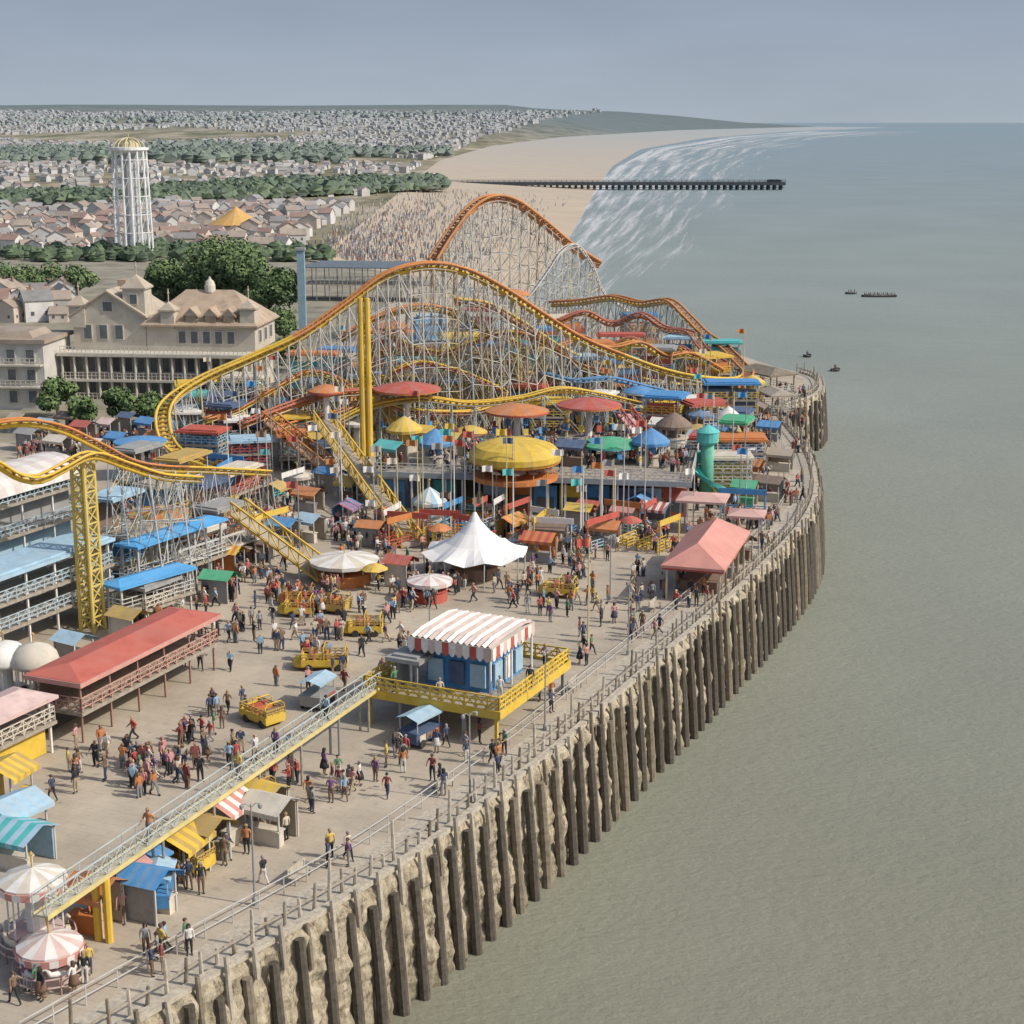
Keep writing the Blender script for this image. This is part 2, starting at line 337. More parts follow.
struct(MB().prism([(p.x,p.y) for p in pg],-.3,.006).build('park_ground',mat('park ground',(.24,.215,.15),rough=1,sc=.12,var=.5)),'patchy park ground behind the hotel','ground')
def nrm(i,L):
    t=L[min(i+1,len(L)-1)]-L[max(i-1,0)]; t=Vector((t.x,t.y,0)).normalized(); return Vector((t.y,-t.x,0))
NE=[nrm(i,edge) for i in range(len(edge))]
rowsb=[[edge[i]-NE[i]*2.6+Vector((0,0,.012)) for i in range(0,len(edge),2)],[edge[i]-NE[i]*.2+Vector((0,0,.012)) for i in range(0,len(edge),2)]]
struct(grid(rowsb).build('boardwalk',timberl),'strip of grey boards along the sea wall edge','boardwalk')
def wall_mat():
    m=bpy.data.materials.new('weathered stone and timber wall'); m.use_nodes=True; nt=m.node_tree; N=nt.nodes; Lk=nt.links; b=N['Principled BSDF']; b.inputs['Roughness'].default_value=.95; b.inputs['Specular IOR Level'].default_value=.2
    g=N.new('ShaderNodeNewGeometry'); s=N.new('ShaderNodeSeparateXYZ'); Lk.new(g.outputs['Position'],s.inputs[0])
    mp=N.new('ShaderNodeMapping'); mp.inputs['Scale'].default_value=(1.5,1.5,.7); Lk.new(g.outputs['Position'],mp.inputs[0])
    n=N.new('ShaderNodeTexNoise'); n.inputs['Scale'].default_value=1.2; n.inputs['Detail'].default_value=8; n.inputs['Roughness'].default_value=.78; Lk.new(mp.outputs[0],n.inputs['Vector'])
    rp=N.new('ShaderNodeValToRGB'); Lk.new(n.outputs[0],rp.inputs[0]); e=rp.color_ramp.elements
    e[0].position=.36; e[0].color=(.12,.098,.066,1); e[1].position=.6; e[1].color=(.60,.525,.39,1); x=e.new(.47); x.color=(.40,.34,.24,1)
    mr=N.new('ShaderNodeMapRange'); mr.inputs[1].default_value=WZ+.2; mr.inputs[2].default_value=WZ+2.4; mr.inputs[3].default_value=.6; mr.inputs[4].default_value=0; Lk.new(s.outputs[2],mr.inputs[0])
    mx=N.new('ShaderNodeMix'); mx.data_type='RGBA'; mx.inputs[7].default_value=(.12,.11,.07,1); Lk.new(mr.outputs[0],mx.inputs[0]); Lk.new(rp.outputs[0],mx.inputs[6]); Lk.new(mx.outputs[2],b.inputs['Base Color'])
    bp=N.new('ShaderNodeBump'); bp.inputs['Strength'].default_value=.9; bp.inputs['Distance'].default_value=.3; Lk.new(n.outputs[0],bp.inputs['Height']); Lk.new(bp.outputs[0],b.inputs['Normal']); return m
wallm=wall_mat()
sw=thing('sea_wall','tall weathered timber and stone sea wall lined with dark pilings','sea wall',edge[0])
def wall_face():
    rr=[]; K=30
    for k in range(K+1):
        t=k/K; z=.15+(WZ-1.15)*t; row=[]
        for i,p in enumerate(edge):
            a=noise.noise(Vector((p.x*.9,p.y*.9,z*.7))); b=noise.noise(Vector((p.x*2.2,p.y*2.2,z*2.+9))); c=noise.noise(Vector((p.x*.35,p.y*.35,z*.08+4)))
            off=.45+.75*t+.34*a+.26*b+.25*c+.12*math.sin(i*pi/2)
            if k==0: off=.0
            if k==1: off*=.6
            row.append(p+NE[i]*off+Vector((0,0,z+(.3*noise.noise(p*.9) if k<3 else 0))))
        rr.append(row)
    return grid(rr[::-1])
wall_face().build('wall_face',wallm,sw,world=True)
m=MB()
for i in range(0,len(edge)-3,3): m.beam(edge[i]+NE[i]*.1+Vector((0,0,.16)),edge[i+3]+NE[i+3]*.1+Vector((0,0,.16)),.5,.3)
m.build('cap_beam',timberl,sw,world=True)
npile=0; rest=MB(); rs2=MB()
for i in range(2,len(edge)-3,5):
    p=edge[i]; n=NE[i]; j=R.uniform(-.05,.05)
    top=p+n*(.78+j)+Vector((0,0,-.6+R.uniform(-.5,.35))); bot=p+n*(1.42+j)+Vector((R.uniform(-.05,.05),R.uniform(-.05,.05),WZ-1.))
    md=bot.lerp(top,.5)+n*.04; ra=[.36,.33,.28]
    p2=edge[i+2]; n2=NE[i+2]; h=R.uniform(.2,1.1)
    low=R.uniform(-2.6,-1.1)
    pp=[p2+n2*(.66-low*.06)+Vector((0,0,low)),p2+n2*.68+Vector((0,0,low*.4)),p2+n2*.55+Vector((R.uniform(-.04,.04),0,h))]
    if npile<100:
        MB().path([bot,md,top],.22,8,0,ra).build('piling',R.choice([timberd,timberb,timberd]),sw,world=True)
        MB().path(pp,.15,7,0,[.15,.17,.13]).build('stub_post',R.choice([timberl,timber,timberb,timberl]),sw,world=True)
    else: rest.path([bot,md,top],.22,7,0,ra); rs2.path(pp,.15,6,0,[.15,.17,.13])
    npile+=1
if rest.f: tag(rest.build('piling',timberd,sw,world=True),kind='stuff'); tag(rs2.build('stub_post',timberl,sw,world=True),kind='stuff')
fe=thing('seaward_fence','weathered grey post and rail fence along the top of the sea wall','fence',edge[0])
k=0; rf=MB()
for i in range(1,len(edge)-1,3):
    p=edge[i]-NE[i]*.4+Vector((R.uniform(-.1,.1),R.uniform(-.1,.1),0)); h=1.2+R.uniform(-.35,.55)+(1. if k%5==0 else 0)
    q=p+Vector((R.uniform(-.1,.1),R.uniform(-.06,.06),h))
    if k<99: MB().tube(p,q,.12,.085,n=6).build('post',R.choice([timberl,timberl,timber,timberb]),fe,world=True)
    else: rf.tube(p,q,.12,.085,n=6)
    k+=1
if rf.f: tag(rf.build('post',timber,fe,world=True),kind='stuff')
m=MB()
for i in range(1,len(edge)-5,4): m.beam(edge[i]-NE[i]*.4+Vector((0,0,.85)),edge[i+4]-NE[i+4]*.4+Vector((0,0,.85+R.uniform(-.05,.05))),.08,.13)
m.build('rail',timber,fe,world=True)
fi=thing('inner_railing','thin white promenade railing set back from the sea wall','railing',edge[0])
LI=min(450,len(edge)-5)
for zz in(.55,1.1):
    m=MB()
    for i in range(14,LI,4): m.beam(edge[i]-NE[i]*3.+Vector((0,0,zz)),edge[i+4]-NE[i+4]*3.+Vector((0,0,zz)),.05,.05)
    m.build('rail',steel,fi,world=True)
for i in range(14,LI,5):
    p=edge[i]-NE[i]*3.; MB().tube(p,p+Vector((0,0,1.15)),.04,n=5).build('post',steel,fi,world=True)
# ================================================================== FAR PIER
a=P(408,184,WZ+5.5); b_=P(778,181,WZ+5.5); b_.y=a.y=(a.y+b_.y)/2
pier=thing('far_pier','long dark low pier reaching from the far beach into the sea','pier',(a.x,a.y,WZ))
pm=mat('dark pier timber',(.055,.065,.075),var=.3,sc=.2,far=False)
L=b_.x-a.x
MB().box((L/2,0,4.7),(L,11,2.4)).build('deck',pm,pier)
m=MB(); m.rail([(0,-5.3,5.9),(L,-5.3,5.9)],1.6,4,.14,2); m.build('railing',pm,pier)
for i in range(60):
    x=3+i*(L-6)/59.
    m=MB()
    for yy in(-4,0,4): m.tube((x,yy,-1),(x,yy,5),.9,n=6)
    m.beam((x,-4,.5),(x,4,4.5),.4); m.beam((x-2.2,-4.2,2),(x+2.2,-4.2,2),.5); m.build('pile_bent',pm,pier)
MB().box((L-8,0,6.7),(10,8,1.6)).box((L-8,0,7.7),(11,9,.4),tp=.6).build('pier_head_hut',pm,pier)
# ================================================================== TREES
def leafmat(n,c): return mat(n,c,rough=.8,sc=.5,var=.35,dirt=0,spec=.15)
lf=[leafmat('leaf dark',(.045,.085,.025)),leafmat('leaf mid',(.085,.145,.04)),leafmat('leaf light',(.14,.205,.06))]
bark=mat('bark',(.10,.075,.05),var=.3,sc=4)
def leaves(m,c,rx,ry,rz,n,size,rg):
    for _ in range(n):
        while 1:
            d=Vector((rg.uniform(-1,1),rg.uniform(-1,1),rg.uniform(-1,1)))
            if .2<d.length<1: break
        d=d.normalized()*(d.length**.35)
        p=Vector((c[0]+d.x*rx,c[1]+d.y*ry,c[2]+d.z*rz)); s=size*rg.uniform(.6,1.3)
        nn=(d+Vector((rg.uniform(-1,1),rg.uniform(-1,1),rg.uniform(-.3,1)))*.8).normalized()
        u=nn.orthogonal().normalized(); a=rg.uniform(0,6.28); u2=(u*math.cos(a)+nn.cross(u)*math.sin(a)); v2=nn.cross(u2)
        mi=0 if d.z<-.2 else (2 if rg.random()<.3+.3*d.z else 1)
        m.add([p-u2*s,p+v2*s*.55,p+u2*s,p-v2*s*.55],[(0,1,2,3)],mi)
def tree(px,by,h,wd,label,group=None,nl=2600,size=.5):
    rg=random.Random(int(px*7+by)); t=thing('tree',label,'tree',P(px,by),0,group)
    m=MB(); m.path([(0,0,0),(.1,.05,h*.3),(.15,.0,h*.55)],.4,8,0,[.45*min(1,h/9),.32*min(1,h/9),.18*min(1,h/9)])
    cl=[]
    for i in range(9):
        a=rg.uniform(0,6.28); r=wd*.5*rg.uniform(.2,.66); z=h*rg.uniform(.4,.8)
        cl.append((r*math.cos(a),r*math.sin(a),z,wd*rg.uniform(.17,.27)))
        m.tube((.1,0,h*rg.uniform(.2,.45)),(cl[-1][0],cl[-1][1],z),.16*min(1,h/9),.05,5)
    m.build('trunk',bark,t)
    m=MB()
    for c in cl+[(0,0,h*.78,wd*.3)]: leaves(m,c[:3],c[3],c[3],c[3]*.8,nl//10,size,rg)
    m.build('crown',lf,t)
for i,(px,by,h,wd,l) in enumerate([(168,318,13,14,'leftmost broad tree of the clump behind the hotel'),(205,322,17,16,'tall middle tree of the clump behind the hotel'),(240,326,17.5,17,'tallest rounded tree of the clump right of the hotel'),(270,328,13,13,'rightmost tree of the clump beside the blue post'),(222,308,17,16,'rear tree at the back of the clump behind the hotel')]):
    tree(px,by,h,wd,l,'trees behind the hotel',4200)
for i,px in enumerate([4,28,52,78]):
    tree(px,299+i%2*2,8.5,10.5,['first small tree from the left edge beside the houses','second small tree from the left edge beside the houses','third small tree from the left edge beside the houses','small tree nearest the tower base in the left row'][i],'small trees left of the tower',1700)
for px,by,h,wd,l in [(58,418,6,6.5,'bushy tree hiding the left corner of the hotel veranda'),(84,432,5,5.5,'low bushy tree before the left half of the hotel'),(122,426,5.5,6,'bushy tree before the middle of the hotel veranda'),(152,424,4.6,5,'small bushy tree before the right half of the hotel'),(285,345,8,8,'bushy tree between the hotel and the blue post'),(288,372,6,6.5,'smaller bushy tree right of the hotel under the coaster')]:
    tree(px,by,h,wd,l,None,1300,.38)
def blob(m,c,r,rg,mi):
    n1,n2=7,5; vs=[];fs=[]
    for j in range(n2):
        ph=-.5+ (pi/2+.5)*j/(n2-1)
        for k in range(n1):
            a=2*pi*k/n1+j*.4; q=r*(1+rg.uniform(-.3,.3)); vs.append((c[0]+q*math.cos(ph)*math.cos(a),c[1]+q*math.cos(ph)*math.sin(a),c[2]+q*.85*math.sin(ph)+r*.4))
    for j in range(n2-1):
        for k in range(n1): fs.append((j*n1+k,j*n1+(k+1)%n1,(j+1)*n1+(k+1)%n1,(j+1)*n1+k))
    m.add(vs,fs,[min(2,max(0,mi+rg.choice([-1,0,0,1]))) for _ in fs])
lh=[leafmat('far leaf dark',(.038,.07,.024)),leafmat('far leaf mid',(.065,.11,.034)),leafmat('far leaf light',(.10,.15,.05))]
def band(x0,x1,f0,f1,n,r0,r1,label):
    rg=random.Random(int(x0+f0(0)*3+n)); m=MB()
    for _ in range(n):
        t=rg.random(); px=x0+(x1-x0)*t; py=rg.uniform(f0(t),f1(t)); p=P(px,py); r=rg.uniform(r0,r1)*(1.25-.6*abs(t-.5))
        blob(m,(p.x,p.y,hgt(p.x,p.y)+r*.2),r,rg,rg.choice([0,1,1]))
    tag(m.build('woodland',lh,smooth=False),label,'woodland',None,'stuff')
band(-10,345,lambda t:152-3*t,lambda t:165-1*t,950,4,8,'dark far band of woodland across the upper town')
band(140,445,lambda t:194-11*t,lambda t:207-18*t,750,2.6,5.4,'nearer green woodland band reaching toward the beach')
band(-10,150,lambda t:201,lambda t:210,360,2.2,4.8,'green woodland band behind the white lattice tower at left')
band(330,450,lambda t:152,lambda t:158,120,4,7,'thin woodland strip beside the top of the beach')
band(-10,600,lambda t:138-4*t,lambda t:141-6*t,350,5,9,'distant thin line of woods before the far hills')
band(-10,330,lambda t:254,lambda t:262,150,1.4,3.,'low scrubby hedges between the near houses and the park')
# ================================================================== HOUSES
hw=[mat('house wall white',(.66,.64,.61),dirt=.1,sc=.3),mat('house wall cream',(.56,.48,.40),dirt=.1,sc=.3),mat('house wall grey',(.42,.40,.385),dirt=.1,sc=.3)]
hr=[mat('roof red brown',(.29,.17,.13),sc=.4,var=.25),mat('roof grey slate',(.215,.205,.195),sc=.4,var=.25),mat('roof tan',(.33,.26,.20),sc=.4,var=.25)]
wn=['white','cream','grey']; rn=['red brown','grey slate','tan']
def house_parts(w,d,h,rh):
    a=MB().box((0,0,h/2),(w,d,h)); a.add([(-w/2,-d/2,h),(w/2,-d/2,h),(0,-d/2,h+rh),(-w/2,d/2,h),(w/2,d/2,h),(0,d/2,h+rh)],[(0,1,2),(4,3,5)])
    o=.4; r=MB()
    for s in(-1,1):
        A=Vector((s*(w/2+o),-d/2-o,h-.25));B=Vector((s*(w/2+o),d/2+o,h-.25));C=Vector((0,d/2+o,h+rh+.12));D=Vector((0,-d/2-o,h+rh+.12)); up=Vector((0,0,.22))
        vs=[A,B,C,D,A+up,B+up,C+up,D+up]; f=[(0,3,2,1),(4,5,6,7),(0,1,5,4),(1,2,6,5),(2,3,7,6),(3,0,4,7)]
        r.add(vs,f if s>0 else [tuple(reversed(q)) for q in f])
    ch=MB().box((w*.2,d*.2,h+rh),(.8,.8,2.2))
    return a,r,ch
HV=[house_parts(8,9,5.4,2.6),house_parts(7,12,5.7,2.8),house_parts(10,9,7.4,2.6),house_parts(12,8,4.6,2.4)]
HM=[[x.mesh(nm,hw[0]) for x,nm in zip(v,('wall','roof','chimney'))] for v in HV]
def comb(v):
    a,r,c=v; m=MB(); m.v=a.v+r.v; o=len(a.v); m.f=a.f+[tuple(i+o for i in f) for f in r.f]; m.m=[0]*len(a.f)+[1]*len(r.f); return m
HC=[comb(v) for v in HV]; HCM=[[ [HC[i].mesh('house',[hw[a],hr[b]]) for b in range(3)] for a in range(3)] for i in range(4)]
winm=MB().box((0,0,0),(1.1,.12,1.3)).mesh('window',glass)
def landok(px,py):
    p=P(px,py); return p.x<interp(LB,p.y)-12
rg=random.Random(5); cand=[]
def rowsample(n,y0,y1,x0,x1,minr=0):
    k=0;tr=0
    while k<n and tr<n*12:
        tr+=1; py=rg.uniform(y0,y1); px=rg.uniform(x0,x1)
        if not landok(px,py): continue
        if 95<px<180 and 246<py<275: continue
        p=P(px,py)
        if any((p.x-q.x)**2+(p.y-q.y)**2<minr*minr for q in cand): continue
        cand.append(p); k+=1
rowsample(30,290,322,-12,64,5.5)
rowsample(280,211,254,-12,335,5.)
rowsample(170,206,226,-10,385,5.4)
rowsample(280,168,196,-10,410,6.2)
rowsample(170,164,174,-10,425,7)
cand.sort(key=lambda p:p.y); near=cand[:298]; extra=cand[298:]
HS=.52
for i,p in enumerate(near):
    v,a,b=rg.randrange(4),rg.choice([0,0,0,1,1,2]),rg.choice([0,0,1,2,2]); rz=rg.choice([0,pi/2])+rg.uniform(-.5,.5)
    l='small %s walled house with %s roof in the far town'%(wn[a],rn[b]); g='%s houses with %s roofs in the far town'%(wn[a],rn[b])
    z=hgt(p.x,p.y)-.3; s=HS*rg.uniform(.75,1.3)
    if i<80:
        t=thing('house',l,'house',(p.x,p.y,z),rz,g); t.scale=(s,s,s)
        for me,nm,mt in zip(HM[v],('wall','roof','chimney'),(hw[a],hr[b],hr[0])):
            par=t if nm!='chimney' else ro
            o=link(nm,me,par); o.material_slots[0].link='OBJECT'; o.material_slots[0].material=mt
            if nm=='roof': ro=o
        W,D=[(8,9),(7,12),(10,9),(12,8)][v]
        for sx_ in(-.25,.25):
            for sd in(-1,1):
                o=link('window',winm,t); o.location=(W*sx_,sd*(D/2+.02),3.2)
                o=link('window',winm,t); o.location=(sd*(W/2+.02),D*sx_,3.2); o.rotation_euler=(0,0,pi/2)
    else:
        o=link('house',HCM[v][a][b]); o.location=(p.x,p.y,z); o.rotation_euler=(0,0,rz); o.scale=(s,s,s); tag(o,l,'house',g)
hwf=[mat('far wall white',(.62,.61,.59),dirt=0,sc=.1),mat('far wall pale',(.50,.465,.43),dirt=0,sc=.1)]; hrf=[mat('far roof',(.29,.21,.17),dirt=0,sc=.1),mat('far roof grey',(.27,.26,.25),dirt=0,sc=.1)]
m=MB()
def farhouse(x,Y,s):
    z=hgt(x,Y)-.5; v=HC[rg.randrange(4)]; rz=rg.uniform(0,3); ca,sa=math.cos(rz)*s,math.sin(rz)*s; k=rg.randrange(2)
    m.add([(x+q[0]*ca-q[1]*sa,Y+q[0]*sa+q[1]*ca,z+q[2]*s) for q in v.v],v.f,[k if q==0 else 2+rg.randrange(2) for q in v.m])
for p in extra: farhouse(p.x,p.y,HS*rg.uniform(.9,1.3))
for _ in range(10000):
    Y=1350*(5600/1350)**(rg.random()**.85); px=rg.uniform(-20,780)
    x=(px-512)/F*Y
    if x>interp(LB,Y)-20: continue
    if noise.noise(Vector((x*.0022,Y*.0011,7)))<-.2: continue
    if 1560<Y<2050 and px<345 and rg.random()<.85: continue
    if px>560 and rg.random()<.4: continue
    farhouse(x,Y,rg.uniform(.38,.68)*(1+Y/8000))
tag(m.build('distant_houses',hwf+hrf),'mass of tiny pale houses filling the distant town','houses',None,'stuff')
m=MB()
cm=[mat('crowd dark',(.12,.11,.11),dirt=0),mat('crowd red',(.30,.15,.12),dirt=0),mat('crowd pale',(.55,.51,.46),dirt=0),mat('crowd blue',(.16,.2,.29),dirt=0)]
for _ in range(2600):
    py=186+70*rg.random()**.8; c=interp([(186,440),(195,425),(215,390),(235,362),(254,338)],py); px=c+rg.gauss(0,24)+(rg.random()**2.2)*130
    p=P(px,py); a=interp(SH,p.y); b=interp(LB,p.y)
    if p.x>a-8 or p.x<b-35: continue
    z=-.35 if p.x<b else -.35+(WZ-1.15)*((p.x-b)/(a+30-b))**.9
    h=rg.uniform(1.5,1.8); s=.25; mi=rg.choice([0,1,2,2,3])
    m.box((p.x,p.y,z+h*.42),(s*1.6,s*1.1,h*.86),mi,rg.random()*3,.8); m.box((p.x,p.y,z+h*.93),(.2,.2,.26),0)
tag(m.build('beach_crowd',cm),'scattered far crowd of tiny people on the beach','crowd',None,'stuff')
# ================================================================== LATTICE TOWER
o=P(135,258)
t=thing('lattice_tower','tall white cylindrical lattice tower with yellow crown behind the trees','tower',o)
r=5.4; ht=33.5; wm=mat('tower white',(.76,.76,.75),sc=.3,dirt=.06)
for k in range(14):
    a=2*pi*k/14; MB().tube((r*1.1*math.cos(a),r*1.1*math.sin(a),0),(r*.97*math.cos(a),r*.97*math.sin(a),ht),.36,n=6).build('column',wm,t)
def ringpts(r,z,n=24): return [(r*math.cos(2*pi*k/n),r*math.sin(2*pi*k/n),z) for k in range(n+1)]
for j in range(6): MB().path(ringpts(r*(1.1-.02*j),2.5+j*5.6),.15,5).build('ring',wm,t)
m=MB()
for k in range(14):
    a,b=2*pi*k/14,2*pi*(k+1)/14
    for j in range(5): m.tube((r*1.04*math.cos(a),r*1.04*math.sin(a),2+j*6.2),(r*1.03*math.cos(b),r*1.03*math.sin(b),8.2+j*6.2),.08,n=4)
m.build('bracing',wm,t)
MB().tube((0,0,0),(0,0,ht),2.1,n=10).build('lift_shaft',mat('shaft pale',(.50,.51,.52)),t)
MB().lathe([(r*.8,ht-1.),(r*1.12,ht),(r*1.12,ht+.8),(r*.8,ht+.9)],20).build('top_platform',wm,t)
m=MB()
for k in range(12):
    a=2*pi*k/12; m.path([(r*.9*math.cos(a)*math.cos(q),r*.9*math.sin(a)*math.cos(q),ht+.8+2.9*math.sin(q)) for q in(0,.4,.8,1.2,1.5)],.2,5)
m.lathe([(r*.6,ht+.9),(r*.55,ht+2.),(r*.3,ht+2.8),(.2,ht+3)],12); m.tube((0,0,ht+3),(0,0,ht+5),.12)
m.build('crown',mat('tower crown',(.58,.50,.27),sc=.4),t)
MB().lathe([(r*1.25,-.3),(r*1.25,1.2),(r*1.15,1.3)],16).build('base',mat('tower base',(.40,.27,.22)),t)
o=P(237,234); t=thing('round_pavilion','round pavilion with orange yellow conical roof among the far houses','pavilion',o)
MB().lathe([(7.4,0),(7.4,4.)],16).build('drum',pc('white'),t)
MB().lathe([(10.8,3.8),(6.4,6.2),(3.,8.3),(.2,10.4)],16,mi=0,alt=(1,2)).build('roof',[mat('orange roof',(.64,.36,.06)),mat('orange roof dark',(.60,.32,.055))],t)
MB().tube((0,0,10.2),(0,0,12),.14).build('finial',pc('gold'),t)
for k in range(8):
    a=2*pi*k/8; MB().tube((9.6*math.cos(a),9.6*math.sin(a),0),(9.6*math.cos(a),9.6*math.sin(a),4.1),.22).build('column',pc('white'),t)
# ================================================================== HOTEL
hwm=mat('hotel stucco',(.53,.475,.385),sc=.9,var=.2,dirt=.5); hrm=mat('hotel roof tile',(.41,.305,.21),sc=.8,var=.28,dirt=.45); trim=mat('hotel trim',(.58,.54,.455),sc=.9,dirt=.5); slm=mat('hotel pale roof',(.45,.375,.285),sc=.7,var=.25,dirt=.45)
o=P(164,402); t=thing('hotel','large cream seaside hotel with tan tiled roofs and columned veranda','building',o,-.10); t.scale=(.95,.95,.95)
MB().box((0,6,4.2),(30,14,8.4)).build('lower_wall',hwm,t)
MB().box((0,-2.6,.5),(31,3.6,1.)).box((0,-2.6,4.1),(31.2,4,.4)).box((0,-2.4,8.2),(31.4,4.6,.5)).build('veranda',trim,t)
for i in range(16):
    x=-15+i*2.; MB().tube((x,-4.2,1),(x,-4.2,8.),.2,n=8).build('column',trim,t)
for z in(1,4.3,8.5): MB().rail([(-15.2,-4.3,z),(15.2,-4.3,z)],1.,.7,.04,2).build('railing',trim,t)
MB().box((-8.4,6,11.2),(12.,12,5.6)).build('left_wing_wall',hwm,t)
MB().box((6.6,6.5,10.5),(17.8,13,4.2)).build('right_wing_wall',hwm,t)
def gable(x0,x1,y0,y1,z,rh,o=.6):
    m=MB(); xm=(x0+x1)/2
    m.add([(x0,y0,z),(x1,y0,z),(xm,y0,z+rh)],[(0,1,2)],1); m.add([(x0,y1,z),(x1,y1,z),(xm,y1,z+rh)],[(2,1,0)],1)
    for s,x in((-1,x0-o),(1,x1+o)):
        dz=-o*rh/((x1-x0)/2)
        A=Vector((x,y0-o,z+dz));B=Vector((x,y1+o,z+dz));C=Vector((xm,y1+o,z+rh));D=Vector((xm,y0-o,z+rh));u=Vector((0,0,.3))
        f=[(0,3,2,1),(4,5,6,7),(0,1,5,4),(1,2,6,5),(2,3,7,6),(3,0,4,7)]
        m.add([A,B,C,D,A+u,B+u,C+u,D+u],f if s>0 else [tuple(reversed(q)) for q in f])
    return m
def hip(x0,x1,y0,y1,z,rh,ins,o=.6):
    x0-=o;x1+=o;y0-=o;y1+=o; xm=(x0+x1)/2; ym=(y0+y1)/2
    if x1-x0>y1-y0: a,b=(x0+ins,ym,z+rh),(x1-ins,ym,z+rh); f=[(0,1,5,4),(1,2,5),(2,3,4,5),(3,0,4)]
    else: a,b=(xm,y0+ins,z+rh),(xm,y1-ins,z+rh); f=[(0,1,4),(1,2,5,4),(2,3,5),(3,0,4,5)]
    m=MB().add([(x0,y0,z),(x1,y0,z),(x1,y1,z),(x0,y1,z),a,b],f+[(3,2,1,0)])
    m.box((xm,ym,z-.12),(x1-x0,y1-y0,.22)); return m
gable(-14.4,-2.6,0,12,14,3.8).build('gable_roof',[slm,hwm],t)
hip(-2.2,15.4,0,13,12.6,5.0,5.6,.8).build('hip_roof',hrm,t)
def turret(x,y,z,w,h):
    MB().box((x,y,z+h/2),(w,w,h)).box((x,y,z+h-.1),(w+.5,w+.5,.3)).build('turret_wall',hwm,t)
    hip(x-w/2,x+w/2,y-w/2,y+w/2,z+h,w*.55,w*.5,.3).tube((x,y,z+h+w*.5),(x,y,z+h+w*.5+2.2),.1).lathe([(.05,z+h+w*.5+1.2),(.22,z+h+w*.5+1.5),(.05,z+h+w*.5+1.8)],8,(x,y,0)).build('turret_roof',slm,t)
turret(-4.2,2.,14,3.6,4.4); turret(-13.6,1,12,2.6,3.6); turret(14.4,1,12,2.4,3.4); turret(1.4,.6,12,2.2,3.)
MB().lathe([(.9,17.2),(.9,18.3),(.7,18.9),(.3,19.3),(.05,19.8)],12,(6.6,6.5,0)).build('cupola',trim,t)
for x in(5.2,8.4,11.4):
    d=gable(x-1.,x+1.,-.3,3,14.1,1.,.25); d.box((x,1.2,13.6),(1.8,2.8,1.2)); d.build('dormer',[hrm,hwm],t)
def win(par,x,y,z,w,h,rz=0):
    f=MB(); f.box((0,0,0),(w+.3,.16,h+.3)); q=f.build('window_frame',trim,par); q.location=(x,y,z); q.rotation_euler=(0,0,rz)
    g=MB().box((0,-.06,0),(w,.1,h)).build('pane',glass,q)
for x in(-12,-9.4,-6.8): win(t,x,-.05,11.3,1.2,2.2)
for x in(3.6,5.6,7.6,9.6,11.6): win(t,x,-.05,10.6,1.1,1.9)
for i in range(14):
    x=-13.4+i*2.06
    win(t,x,-1.05,2.6,1.1,2.2); win(t,x,-1.05,6.2,1.1,2.2)
win(t,-8.5,-.05,15.4,1.5,1.5); win(t,-4.2,.15,16.6,1.1,1.5)
for y in(3,6.5,10): win(t,15.05,y,5.8,1.3,2.2,pi/2); win(t,15.55,y,10.6,1.3,1.9,pi/2)
MB().box((-8.,6.5,17.6),(1.4,1.4,3)).build('chimney',hrm,t)
hw3=mat('stained white stucco',(.56,.54,.50),sc=.8,dirt=.5)
o=P(4,410); t=thing('terrace_house','white three storey house with flat tan roof at left edge','building',o,-.1)
MB().box((0,6,5),(13,11,10)).build('wall',hw3,t); MB().box((0,6,10.3),(14,12,.6)).box((0,6,11),(9,8,1),tp=.8).build('roof',hr[2],t)
for z in(2,5.2,8.2):
    for x in(-4.5,-1.5,1.5,4.5): win(t,x,.42,z,1.2,1.8)
for zz in(3.5,6.8): MB().rail([(-6.3,-.6,zz+.1),(6.3,-.6,zz+.1)],1,.8,.04).box((0,0,zz),(12.8,1.3,.2)).build('balcony',trim,t)
